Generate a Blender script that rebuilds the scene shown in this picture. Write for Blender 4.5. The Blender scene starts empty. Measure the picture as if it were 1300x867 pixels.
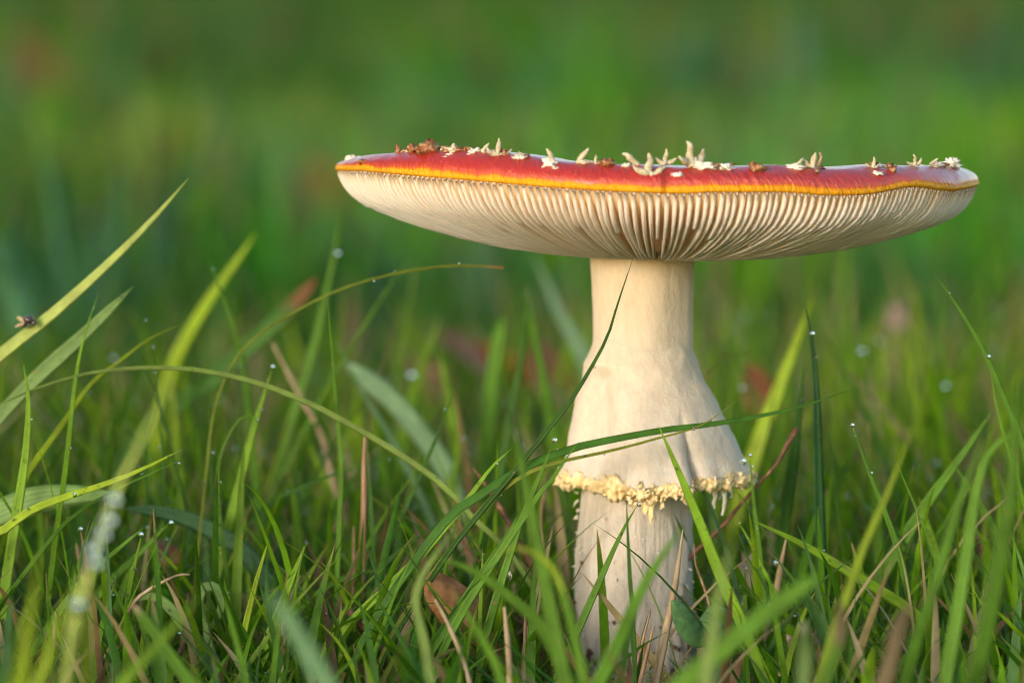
import bpy, math, random
import numpy as np
from mathutils import Vector, Matrix, noise

# ------------------------------------------------------------------ camera, sky, sun, exposure
SC = bpy.context.scene
COL = SC.collection
FPX, D, HOR = 6500.0, 1.118, -56.0            # focal length in photo pixels, metres to the stem, horizon row
CAM = Vector((-0.0275, -D, 0.157))
PITCH = math.atan((433.5 - HOR) / FPX)
cd = bpy.data.cameras.new('camera'); cam = bpy.data.objects.new('camera', cd); COL.objects.link(cam)
cam.location = CAM; cam.rotation_euler = (math.pi/2 - PITCH, 0, 0)
cd.sensor_width = 36; cd.lens = FPX/1300*36; cd.clip_start = 0.01; cd.clip_end = 500
cd.dof.use_dof = True; cd.dof.focus_distance = 1.078; cd.dof.aperture_fstop = 12.0
SC.camera = cam

SUN_EL, SUN_AZ = math.radians(10), math.radians(-147)     # azimuth from +Y (away from the camera), clockwise; low sun from the left front
world = bpy.data.worlds.new('World'); SC.world = world; world.use_nodes = True
wn = world.node_tree.nodes; wl = world.node_tree.links
sky = wn.new('ShaderNodeTexSky'); sky.sky_type = 'NISHITA'; sky.sun_disc = False
sky.sun_elevation = SUN_EL; sky.sun_rotation = SUN_AZ
wl.new(sky.outputs[0], wn['Background'].inputs[0]); wn['Background'].inputs[1].default_value = 0.15
sd = bpy.data.lights.new('sun', 'SUN'); sun = bpy.data.objects.new('sun', sd); COL.objects.link(sun)
sd.energy = 1.15; sd.angle = math.radians(12.0); sd.color = (1.0, 0.92, 0.81)
sdir = Vector((math.sin(SUN_AZ)*math.cos(SUN_EL), math.cos(SUN_AZ)*math.cos(SUN_EL), math.sin(SUN_EL)))
sun.rotation_euler = sdir.to_track_quat('Z', 'Y').to_euler(); sun.location = sdir*5
SC.view_settings.view_transform = 'Standard'; SC.view_settings.look = 'None'
SC.view_settings.exposure = 1.5; SC.view_settings.gamma = 1
SC.cycles.use_denoising = True; SC.cycles.filter_width = 1.05
SC.cycles.sample_clamp_indirect = 6
SC.cycles.max_bounces = 10; SC.cycles.transmission_bounces = 8; SC.cycles.transparent_max_bounces = 8
SC.cycles.caustics_refractive = False

rng = np.random.default_rng(11); random.seed(11)
_R = cam.rotation_euler.to_matrix()
RT, UP, FW = _R @ Vector((1,0,0)), _R @ Vector((0,1,0)), _R @ Vector((0,0,-1))
def at(px, py, Y=0.0):
    d = FW + RT*((px-650)/FPX) + UP*((433.5-py)/FPX)
    return CAM + d*((Y-CAM.y)/d.y)
def pxm(Y=0.0): return (D+Y)/FPX               # metres per photo pixel at depth Y
def nz(v, s, seed=0): return noise.noise(Vector(v)*s + Vector((seed*7.3, seed*3.1, seed*5.7)))
def smooth(a, b, x):
    t = min(1, max(0, (x-a)/(b-a))); return t*t*(3-2*t)

# ------------------------------------------------------------------ helpers
def tag(o, label=None, cat=None, group=None, kind=None):
    if label: o['label'] = label
    if cat: o['category'] = cat
    if group: o['group'] = group
    if kind: o['kind'] = kind
    elif cat: o['kind'] = 'thing'
    return o
def empty(name, loc=(0,0,0)):
    o = bpy.data.objects.new(name, None); COL.objects.link(o); o.location = loc; o.empty_display_size = .01; return o
def mesh_obj(name, verts, faces, mat, parent=None, smooth_=True, attrs=None, cols=None):
    me = bpy.data.meshes.new(name)
    me.from_pydata([tuple(v) for v in verts], [], [tuple(int(i) for i in f) for f in faces])
    if smooth_: me.polygons.foreach_set('use_smooth', [True]*len(me.polygons))
    for k, a in (attrs or {}).items():
        at_ = me.attributes.new(k, 'FLOAT', 'POINT'); at_.data.foreach_set('value', np.asarray(a, dtype=np.float32))
    if cols is not None:
        ca = me.attributes.new('col', 'FLOAT_COLOR', 'POINT')
        c = np.ones((len(me.vertices), 4), np.float32); c[:, :3] = cols; ca.data.foreach_set('color', c.ravel())
    me.update()
    o = bpy.data.objects.new(name, me); COL.objects.link(o); me.materials.append(mat)
    if parent:
        o.parent = parent
        o.matrix_parent_inverse = Matrix.Translation(-world_loc(parent))
    return o
def world_loc(o):
    v = Vector(o.location)
    if o.parent: return v + world_loc(o.parent) + o.matrix_parent_inverse.translation
    return v
def grid_faces(n, m, closed=True, off=0):      # n rows, m columns
    f = []
    for i in range(n-1):
        for j in range(m if closed else m-1):
            k = (j+1) % m
            f.append((off+i*m+j, off+i*m+k, off+(i+1)*m+k, off+(i+1)*m+j))
    return f
def catmull(P, n):
    P = [Vector(p) for p in P]
    Q = [P[0]*2-P[1]] + P + [P[-1]*2-P[-2]]
    seg = len(P)-1; dense = []
    for i in range(seg):
        a, b, c, d = Q[i:i+4]
        for k in range(12):
            t = k/12
            dense.append(.5*((2*b)+(c-a)*t+(2*a-5*b+4*c-d)*t*t+(3*b-a-3*c+d)*t**3))
    dense.append(P[-1])
    L = [0]
    for i in range(1, len(dense)): L.append(L[-1]+(dense[i]-dense[i-1]).length)
    out = []; j = 0
    for k in range(n):
        s = L[-1]*k/(n-1)
        while j < len(L)-2 and L[j+1] < s: j += 1
        f = (s-L[j])/max(1e-9, L[j+1]-L[j]); out.append(dense[j].lerp(dense[j+1], min(1, f)))
    return out
def tube(P, radii, sides=8, n=None, rough=0.0, cap=True):
    pts = catmull(P, n or max(6, len(P)*4)); N = len(pts); V = []
    rr = np.interp(np.linspace(0,1,N), np.linspace(0,1,len(radii)), radii)
    ref = Vector((0.31,-0.9,0.2)).normalized()
    for i, p in enumerate(pts):
        t = (pts[min(i+1,N-1)]-pts[max(i-1,0)]).normalized()
        a = t.cross(ref).normalized(); b = t.cross(a)
        for k in range(sides):
            q = 2*math.pi*k/sides
            r = rr[i]*(1+rough*random.uniform(-1,1))
            V.append(p + a*math.cos(q)*r + b*math.sin(q)*r)
    F = grid_faces(N, sides)
    if cap: F += [tuple(range(sides))[::-1], tuple(range((N-1)*sides, N*sides))]
    return V, F
def merge(parts):
    V, F = [], []
    for v, f in parts:
        o = len(V); V += list(v); F += [tuple(i+o for i in q) for q in f]
    return V, F
def lump(c, r, seed=0, sub=(8,6), amp=.35, scl=(1,1,1), fr=1.6):
    V, F = [], []; n, m = sub[1], sub[0]
    for i in range(n):
        th = math.pi*(i+.5)/n
        for j in range(m):
            ph = 2*math.pi*(j+.5*(i%2))/m
            d = Vector((math.sin(th)*math.cos(ph), math.sin(th)*math.sin(ph), math.cos(th)))
            k = 1+amp*nz(d, fr, seed)*2
            V.append(Vector(c)+Vector((d.x*scl[0], d.y*scl[1], d.z*scl[2]))*r*k)
    F = grid_faces(n, m) + [tuple(range(m))[::-1], tuple(range((n-1)*m, n*m))]
    return V, F
def ellipsoid(c, rad, rot=None, sub=(14,9)):
    V, _ = [], []; m, n = sub
    for i in range(n):
        th = math.pi*(i+.25)/(n-.5)
        for j in range(m):
            ph = 2*math.pi*j/m
            d = Vector((math.sin(th)*math.cos(ph)*rad[0], math.sin(th)*math.sin(ph)*rad[1], math.cos(th)*rad[2]))
            V.append(Vector(c)+((rot @ d) if rot else d))
    return V, grid_faces(n, m)+[tuple(range(m))[::-1], tuple(range((n-1)*m, n*m))]

# ------------------------------------------------------------------ materials
def new_mat(name):
    m = bpy.data.materials.new(name); m.use_nodes = True
    nt = m.node_tree; return m, nt, nt.nodes, nt.links, nt.nodes['Principled BSDF']
def N(nodes, t, **kw):
    n = nodes.new(t)
    for k, v in kw.items(): setattr(n, k, v)
    return n
def ramp(nodes, links, src, stops):
    r = nodes.new('ShaderNodeValToRGB'); e = r.color_ramp.elements
    while len(e) < len(stops): e.new(.5)
    for el, (p, c) in zip(e, stops): el.position = p; el.color = (*c, 1)
    links.new(src, r.inputs[0]); return r.outputs[0]
def noise_tex(nodes, links, scale, detail=3, rough=.55, vec=None, scl=None):
    t = nodes.new('ShaderNodeTexNoise'); t.inputs['Scale'].default_value = scale
    t.inputs['Detail'].default_value = detail; t.inputs['Roughness'].default_value = rough
    tc = nodes.new('ShaderNodeTexCoord'); src = tc.outputs['Object']
    if scl:
        mp = nodes.new('ShaderNodeMapping'); mp.inputs['Scale'].default_value = scl
        links.new(src, mp.inputs[0]); src = mp.outputs[0]
    links.new(src, t.inputs['Vector']); return t.outputs['Fac']
def bump(nodes, links, h, dist, strength, bsdf, prev=None):
    b = nodes.new('ShaderNodeBump'); b.inputs['Distance'].default_value = dist; b.inputs['Strength'].default_value = strength
    links.new(h, b.inputs['Height'])
    if prev: links.new(prev, b.inputs['Normal'])
    if bsdf: links.new(b.outputs[0], bsdf.inputs['Normal'])
    return b.outputs[0]

def mat_grass():
    m, nt, n, l, p = new_mat('grass_leaf')
    c = N(n, 'ShaderNodeAttribute', attribute_name='col'); u = N(n, 'ShaderNodeAttribute', attribute_name='u')
    mu = N(n, 'ShaderNodeMath', operation='MULTIPLY'); mu.inputs[1].default_value = 19; l.new(u.outputs['Fac'], mu.inputs[0])
    si = N(n, 'ShaderNodeMath', operation='SINE'); l.new(mu.outputs[0], si.inputs[0])
    nf = noise_tex(n, l, 160, 4, .6)
    mr = N(n, 'ShaderNodeMapRange'); mr.inputs['From Min'].default_value=.3; mr.inputs['From Max'].default_value=.7; mr.inputs['To Min'].default_value = .78; mr.inputs['To Max'].default_value = 1.22; l.new(nf, mr.inputs[0])
    ve = N(n, 'ShaderNodeMath', operation='MULTIPLY_ADD'); ve.inputs[1].default_value = .13; l.new(si.outputs[0], ve.inputs[0]); l.new(mr.outputs[0], ve.inputs[2])
    mx = N(n, 'ShaderNodeMix', data_type='RGBA', blend_type='MULTIPLY'); mx.inputs[0].default_value = 1
    l.new(c.outputs['Color'], mx.inputs[6]); l.new(ve.outputs[0], mx.inputs[7])
    fl = noise_tex(n, l, 900, 2, .5)
    fr = N(n, 'ShaderNodeMapRange'); fr.inputs['From Min'].default_value = .70; fr.inputs['From Max'].default_value = .76; l.new(fl, fr.inputs[0])
    sp = N(n, 'ShaderNodeMix', data_type='RGBA'); l.new(fr.outputs[0], sp.inputs[0]); l.new(mx.outputs[2], sp.inputs[6]); sp.inputs[7].default_value = (.30,.20,.09,1)
    mx = sp; l.new(mx.outputs[2], p.inputs['Base Color'])
    p.inputs['Roughness'].default_value = .5; p.inputs['Specular IOR Level'].default_value = .28
    bump(n, l, si.outputs[0], .00006, .5, p)
    tr = n.new('ShaderNodeBsdfTranslucent')
    g = N(n, 'ShaderNodeMix', data_type='RGBA', blend_type='MULTIPLY'); g.inputs[0].default_value = 1
    l.new(mx.outputs[2], g.inputs[6]); g.inputs[7].default_value = (1.6, 1.5, .8, 1); l.new(g.outputs[2], tr.inputs['Color'])
    ms = n.new('ShaderNodeMixShader'); ms.inputs[0].default_value = .48
    l.new(p.outputs[0], ms.inputs[1]); l.new(tr.outputs[0], ms.inputs[2]); l.new(ms.outputs[0], n['Material Output'].inputs[0])
    return m
M = {}
M['grass'] = mat_grass()
def mat_simple(name, stops, scale, rough=.7, bdist=.0002, bs=.5, sss=0, spec=.3, scl=None, transl=0, detail=5):
    m, nt, n, l, p = new_mat(name)
    f = noise_tex(n, l, scale, detail, .62, scl=scl); l.new(ramp(n, l, f, stops), p.inputs['Base Color'])
    p.inputs['Roughness'].default_value = rough; p.inputs['Specular IOR Level'].default_value = spec
    bump(n, l, f, bdist, bs, p)
    if sss:
        p.inputs['Subsurface Weight'].default_value = sss; p.inputs['Subsurface Radius'].default_value = (1, .6, .3); p.inputs['Subsurface Scale'].default_value = .0012
    if transl:
        tr = n.new('ShaderNodeBsdfTranslucent'); l.new(p.inputs['Base Color'].links[0].from_socket, tr.inputs['Color'])
        ms = n.new('ShaderNodeMixShader'); ms.inputs[0].default_value = transl
        l.new(p.outputs[0], ms.inputs[1]); l.new(tr.outputs[0], ms.inputs[2]); l.new(ms.outputs[0], n['Material Output'].inputs[0])
    return m
M['soil'] = mat_simple('lawn_soil', [(.3,(.018,.02,.008)),(.5,(.035,.055,.012)),(.7,(.06,.045,.022))], 40, .9, .004, .6)
M['straw'] = mat_simple('dry_straw', [(.3,(.20,.135,.075)),(.5,(.32,.235,.14)),(.7,(.44,.35,.24))], 260, .65, .0002, .6, scl=(1,1,.25), transl=.1)
M['reed'] = mat_simple('dry_reed', [(.35,(.09,.048,.028)),(.5,(.20,.115,.065)),(.65,(.36,.25,.15))], 330, .5, .0002, .7, scl=(1.4,1.4,.12))
M['twig'] = mat_simple('dark_twig', [(.35,(.05,.025,.014)),(.55,(.12,.055,.03)),(.7,(.25,.14,.08))], 500, .6, .0002, .7)
M['brown_leaf'] = mat_simple('brown_leaf', [(.3,(.13,.055,.02)),(.5,(.25,.115,.04)),(.7,(.36,.19,.075))], 300, .6, .0004, .8, transl=.15)
M['rust_leaf'] = mat_simple('rust_leaf', [(.3,(.15,.05,.016)),(.5,(.27,.095,.028)),(.7,(.38,.18,.065))], 60, .5, .0004, .5, transl=.3)
M['yellow_leaf'] = mat_simple('yellow_leaf', [(.3,(.45,.17,.025)),(.5,(.62,.36,.05)),(.7,(.68,.50,.13))], 220, .5, .0003, .6, transl=.3)
M['pink_leaf'] = mat_simple('faded_leaf', [(.3,(.30,.17,.15)),(.7,(.46,.30,.27))], 60, .5, .0003, .5, transl=.2)
M['clover'] = mat_simple('clover_leaf', [(.3,(.05,.13,.045)),(.7,(.10,.22,.08))], 500, .55, .0002, .5, transl=.25)
M['moss'] = mat_simple('moss', [(.3,(.10,.17,.015)),(.7,(.22,.32,.03))], 300, .6, .0002, .3, transl=.35)
M['wart'] = mat_simple('veil_flesh', [(.3,(.50,.38,.26)),(.5,(.68,.60,.50)),(.7,(.74,.70,.63))], 900, .7, .0003, .6, sss=.4)
M['bract'] = mat_simple('catkin_bract', [(.3,(.34,.24,.13)),(.5,(.52,.45,.30)),(.7,(.60,.57,.42))], 500, .6, .0002, .6, transl=.15)
M['crumb'] = mat_simple('dark_crumb', [(.3,(.10,.025,.012)),(.5,(.24,.09,.03)),(.7,(.45,.33,.18))], 900, .5, .0003, .6)
M['fly_body'] = mat_simple('fly_body', [(.35,(.012,.012,.02)),(.55,(.04,.03,.03)),(.7,(.25,.14,.10))], 1500, .3, .00005, .4, spec=.6)
def mat_dew():
    m, nt, n, l, p = new_mat('dew_water')
    p.inputs['Base Color'].default_value = (1,1,1,1); p.inputs['Transmission Weight'].default_value = 1
    p.inputs['IOR'].default_value = 1.333; p.inputs['Roughness'].default_value = .03; return m
M['dew'] = mat_dew()
def mat_wing():
    m, nt, n, l, p = new_mat('fly_wing')
    p.inputs['Base Color'].default_value = (.5,.36,.22,1); p.inputs['Roughness'].default_value = .25; p.inputs['Alpha'].default_value = .55; return m
M['wing'] = mat_wing()

def mat_skin():
    m, nt, n, l, p = new_mat('cap_skin')
    v = N(n, 'ShaderNodeAttribute', attribute_name='v'); a = N(n, 'ShaderNodeAttribute', attribute_name='ang')
    nf = noise_tex(n, l, 420, 4, .6)
    # radial striations: waves around the cap that fade towards its middle
    mu = N(n, 'ShaderNodeMath', operation='MULTIPLY'); mu.inputs[1].default_value = 62; l.new(a.outputs['Fac'], mu.inputs[0])
    v6 = N(n, 'ShaderNodeMath', operation='MULTIPLY'); v6.inputs[1].default_value = 16; l.new(v.outputs['Fac'], v6.inputs[0])
    sk = N(n, 'ShaderNodeMath', operation='MULTIPLY_ADD'); sk.inputs[1].default_value = -.9; l.new(v6.outputs[0], sk.inputs[0]); l.new(mu.outputs[0], sk.inputs[2])
    cv = N(n, 'ShaderNodeCombineXYZ'); l.new(sk.outputs[0], cv.inputs[0]); l.new(v6.outputs[0], cv.inputs[1])
    st = N(n, 'ShaderNodeTexNoise'); st.inputs['Scale'].default_value = 1.0; st.inputs['Detail'].default_value = 4; st.inputs['Roughness'].default_value = .6; l.new(cv.outputs[0], st.inputs['Vector'])
    si = N(n, 'ShaderNodeMapRange'); si.inputs['From Min'].default_value = .3; si.inputs['From Max'].default_value = .7; si.inputs['To Min'].default_value = -1; l.new(st.outputs['Fac'], si.inputs[0])
    wv = N(n, 'ShaderNodeMath', operation='MULTIPLY_ADD'); wv.inputs[1].default_value = .025; l.new(nf, wv.inputs[0]); l.new(v.outputs['Fac'], wv.inputs[2])
    w2 = N(n, 'ShaderNodeMath', operation='MULTIPLY_ADD'); w2.inputs[1].default_value = .005; l.new(si.outputs[0], w2.inputs[0]); l.new(wv.outputs[0], w2.inputs[2])
    lf = N(n, 'ShaderNodeTexNoise', noise_dimensions='1D'); lf.inputs['Scale'].default_value = 5; lf.inputs['Detail'].default_value = 3; l.new(a.outputs['Fac'], lf.inputs['W'])
    w3 = N(n, 'ShaderNodeMath', operation='MULTIPLY_ADD'); w3.inputs[1].default_value = .034; l.new(lf.outputs['Fac'], w3.inputs[0]); l.new(w2.outputs[0], w3.inputs[2])
    w4 = N(n, 'ShaderNodeMath', operation='SUBTRACT'); w4.inputs[1].default_value = .0165; l.new(w3.outputs[0], w4.inputs[0]); w2 = w4
    col = ramp(n, l, w2.outputs[0], [(.0,(.32,.006,.006)),(.88,(.34,.007,.006)),(.94,(.46,.015,.007)),(.970,(.58,.065,.008)),(.981,(.80,.33,.008)),(1.0,(.84,.40,.015))])
    l.new(col, p.inputs['Base Color'])
    p.inputs['Roughness'].default_value = .34; p.inputs['Specular IOR Level'].default_value = .6
    mk = N(n, 'ShaderNodeMapRange'); mk.inputs['From Min'].default_value = .963; mk.inputs['From Max'].default_value = .978; mk.inputs['To Min'].default_value = .8; mk.inputs['To Max'].default_value = 0; l.new(w2.outputs[0], mk.inputs[0]); l.new(mk.outputs[0], p.inputs['Coat Weight'])
    mk2 = N(n, 'ShaderNodeMapRange'); mk2.inputs['From Min'].default_value = .963; mk2.inputs['From Max'].default_value = .978; mk2.inputs['To Min'].default_value = .6; mk2.inputs['To Max'].default_value = .15; l.new(w2.outputs[0], mk2.inputs[0]); l.new(mk2.outputs[0], p.inputs['Specular IOR Level'])
    p.inputs['Coat Roughness'].default_value = .3
    p.inputs['Subsurface Weight'].default_value = .2; p.inputs['Subsurface Radius'].default_value = (1, .35, .1); p.inputs['Subsurface Scale'].default_value = .0012
    b1 = bump(n, l, si.outputs[0], .00035, .7, None)
    bump(n, l, noise_tex(n, l, 900, 3), .0002, .5, p, b1)
    tr = n.new('ShaderNodeBsdfTranslucent'); tr.inputs['Color'].default_value = (.95,.50,.20,1)
    ms = n.new('ShaderNodeMixShader'); ms.inputs[0].default_value = .22
    l.new(p.outputs[0], ms.inputs[1]); l.new(tr.outputs[0], ms.inputs[2]); l.new(ms.outputs[0], n['Material Output'].inputs[0])
    return m
M['skin'] = mat_skin()
def mat_flesh(name, lo, hi, rootc=None, sss=.6, scale=.0016, transl=0):
    m, nt, n, l, p = new_mat(name)
    f = noise_tex(n, l, 700, 4, .6)
    c = ramp(n, l, f, [(.3, lo), (.7, hi)])
    if rootc:
        h = N(n, 'ShaderNodeAttribute', attribute_name='h')
        mx = N(n, 'ShaderNodeMix', data_type='RGBA'); l.new(h.outputs['Fac'], mx.inputs[0]); mx.inputs[6].default_value = (*rootc, 1); l.new(c, mx.inputs[7]); c = mx.outputs[2]
    l.new(c, p.inputs['Base Color']); p.inputs['Roughness'].default_value = .65; p.inputs['Specular IOR Level'].default_value = .25
    p.inputs['Subsurface Weight'].default_value = sss; p.inputs['Subsurface Radius'].default_value = (1, .62, .34); p.inputs['Subsurface Scale'].default_value = scale
    bump(n, l, noise_tex(n, l, 2600, 3), .0001, .4, p)
    if transl:
        tr = n.new('ShaderNodeBsdfTranslucent'); l.new(c, tr.inputs['Color'])
        ms = n.new('ShaderNodeMixShader'); ms.inputs[0].default_value = transl
        l.new(p.outputs[0], ms.inputs[1]); l.new(tr.outputs[0], ms.inputs[2]); l.new(ms.outputs[0], n['Material Output'].inputs[0])
    return m
M['gill'] = mat_flesh('gill_flesh', (.94,.89,.82), (.96,.93,.88), rootc=(.93,.72,.44), sss=.3, transl=.45)
M['cap_flesh'] = mat_flesh('cap_flesh', (.92,.64,.34), (.95,.74,.46), sss=.2, transl=.5)  # orange flesh tone, strengthened to imitate light glowing through the cap
def mat_stem():
    m, nt, n, l, p = new_mat('stem_flesh')
    z = N(n, 'ShaderNodeAttribute', attribute_name='zt')
    f = noise_tex(n, l, 620, 6, .7, scl=(1,1,.38))
    g = noise_tex(n, l, 1500, 4, .6)
    c = ramp(n, l, f, [(.25,(.46,.395,.325)),(.5,(.52,.465,.40)),(.75,(.57,.52,.46))])
    y = ramp(n, l, z.outputs['Fac'], [(0,(1,.985,.97)),(.55,(1,1,.98)),(.80,(1,.96,.87)),(1,(1,.91,.72))])
    mx = N(n, 'ShaderNodeMix', data_type='RGBA', blend_type='MULTIPLY'); mx.inputs[0].default_value = 1
    l.new(c, mx.inputs[6]); l.new(y, mx.inputs[7]); l.new(mx.outputs[2], p.inputs['Base Color'])
    p.inputs['Roughness'].default_value = .75; p.inputs['Specular IOR Level'].default_value = .2
    p.inputs['Subsurface Weight'].default_value = .45; p.inputs['Subsurface Radius'].default_value = (1,.65,.4); p.inputs['Subsurface Scale'].default_value = .003
    fb = noise_tex(n, l, 700, 5, .7, scl=(1,1,.09))
    lo = N(n, 'ShaderNodeMapRange'); lo.inputs['From Min'].default_value = .5; lo.inputs['From Max'].default_value = .38; l.new(z.outputs['Fac'], lo.inputs[0])
    fm = N(n, 'ShaderNodeMath', operation='MULTIPLY'); l.new(fb, fm.inputs[0]); l.new(lo.outputs[0], fm.inputs[1])
    b0 = bump(n, l, fm.outputs[0], .0012, 1.0, None)
    b = bump(n, l, f, .0005, .6, None, b0); bump(n, l, g, .0003, .7, p, b)
    return m
M['stem'] = mat_stem()
def mat_ring():
    m, nt, n, l, p = new_mat('ring_flesh')
    f = noise_tex(n, l, 620, 6, .7, scl=(1,1,.6)); g = noise_tex(n, l, 1700, 4, .6)
    c = ramp(n, l, f, [(.3,(.49,.43,.36)),(.5,(.53,.475,.41)),(.7,(.56,.51,.45))])
    z = N(n, 'ShaderNodeAttribute', attribute_name='zt')
    y = ramp(n, l, z.outputs['Fac'], [(0,(1,.985,.97)),(.55,(1,1,.98)),(.80,(1,.96,.87)),(1,(1,.91,.72))])
    mx = N(n, 'ShaderNodeMix', data_type='RGBA', blend_type='MULTIPLY'); mx.inputs[0].default_value = 1
    l.new(c, mx.inputs[6]); l.new(y, mx.inputs[7])
    l.new(mx.outputs[2], p.inputs['Base Color']); p.inputs['Roughness'].default_value = .6; p.inputs['Specular IOR Level'].default_value = .3
    p.inputs['Subsurface Weight'].default_value = .45; p.inputs['Subsurface Radius'].default_value = (1,.65,.4); p.inputs['Subsurface Scale'].default_value = .003
    b = bump(n, l, f, .0005, .6, None); bump(n, l, g, .0003, .7, p, b)
    return m
M['ring'] = mat_ring()
M['fray'] = mat_flesh('frayed_veil', (.66,.43,.17), (.80,.66,.40), sss=.4)

# ------------------------------------------------------------------ ground
def build_ground():
    rad = [0,.05,.1,.15,.2,.3,.4,.5,.7,1,1.5,2,3,5,8,12,20,35,60,100,180,300]; m = 64; V = []; 
    for r in rad:
        for j in range(m):
            a = 2*math.pi*j/m; x, y = r*math.cos(a), r*math.sin(a)
            V.append((x, y, ground_z(x, y)))
    tag(mesh_obj('ground', V, grid_faces(len(rad), m), M['soil']), 'mossy dark soil of the lawn under the grass', kind='structure')
def ground_z(x, y):
    return .004*nz((x, y, 0), 9, 1) + .012*smooth(.4, 3, math.hypot(x, y))*nz((x, y, 0), .8, 2) - .003
build_ground()

# ------------------------------------------------------------------ unseen trees added left of the lawn to shade the lawn behind
M['bark'] = mat_simple('tree_bark', [(.3,(.05,.035,.025)),(.7,(.13,.10,.08))], 14, .85, .02, .8, scl=(1,1,.2))
M['tree_leaf'] = mat_simple('tree_leaf', [(.3,(.035,.08,.018)),(.7,(.07,.13,.03))], 3, .5, .002, .2, transl=.2)
def tree_meshes(seed):
    g = random.Random(seed); parts = [tube([(0,0,-.1),(.05,.02,1.2),(-.04,.06,2.8),(.03,0,4.6)], [.16,.13,.09,.03], 12, 18, .06)]
    tips = []
    for k in range(22):
        z = .7+3.9*(k/22); a = k*2.4+g.uniform(-.4,.4); L = (1.25-.18*abs(z-2.2))*g.uniform(.75,1.15)
        b = Vector((0,0,z)); e = b+Vector((math.cos(a)*L, math.sin(a)*L, g.uniform(.2,.7)))
        parts.append(tube([b, b.lerp(e,.5)+Vector((0,0,.12)), e], [.045,.03,.01], 6, 7)); tips.append((b, e))
    V, F = merge(parts); W, Q = [], []
    for k in range(5200):
        b, e = g.choice(tips); f = g.uniform(.25, 1.1)**.8; c = b.lerp(e, f)+Vector((g.gauss(0,.2), g.gauss(0,.2), g.gauss(0,.2)))
        d = Vector((g.gauss(0,1), g.gauss(0,1), g.gauss(-.3,.6))).normalized(); s_ = d.cross(Vector((g.gauss(0,1), g.gauss(0,1), g.gauss(0,1)))).normalized(); l_ = g.uniform(.06,.12)
        o = len(W); W += [c, c+d*l_*.5+s_*l_*.35, c+d*l_, c+d*l_*.5-s_*l_*.35]; Q.append((o,o+1,o+2,o+3))
    return (V, F), (W, Q)
_tm = []
for sd__ in (1, 2):
    (V, F), (W, Q) = tree_meshes(sd__); a_ = mesh_obj('trunk', V, F, M['bark']); b_ = mesh_obj('crown', W, Q, M['tree_leaf'], smooth_=False); _tm.append((a_.data, b_.data)); bpy.data.objects.remove(a_); bpy.data.objects.remove(b_)
gt = random.Random(5)
SHADE_TREES = ['nearest leafy tree of the added shade row beside the lawn','second leafy tree of the added shade row beside the lawn','third leafy tree of the added shade row beside the lawn','fourth leafy tree of the added shade row beside the lawn','fifth leafy tree of the added shade row beside the lawn','sixth leafy tree of the added shade row beside the lawn','seventh leafy tree of the added shade row beside the lawn','eighth leafy tree of the added shade row beside the lawn','ninth leafy tree of the added shade row beside the lawn','farthest leafy tree of the added shade row beside the lawn']
for k, lab in enumerate(SHADE_TREES):
    t_ = empty('added_shade_tree', (-6.0+gt.uniform(-.4,.4)-.12*k, -3.4+2.35*k+gt.uniform(-.2,.2), 0)); t_.rotation_euler = (0,0,gt.uniform(0,6.28)); t_.scale = (1.15,1.15,gt.uniform(1.0,1.3))
    tag(t_, lab, 'tree', 'row of trees added beside the lawn to shade it')
    for nm, me in zip(('trunk','crown'), _tm[k % 2]):
        o = bpy.data.objects.new(nm, me); COL.objects.link(o); o.parent = t_

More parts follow.
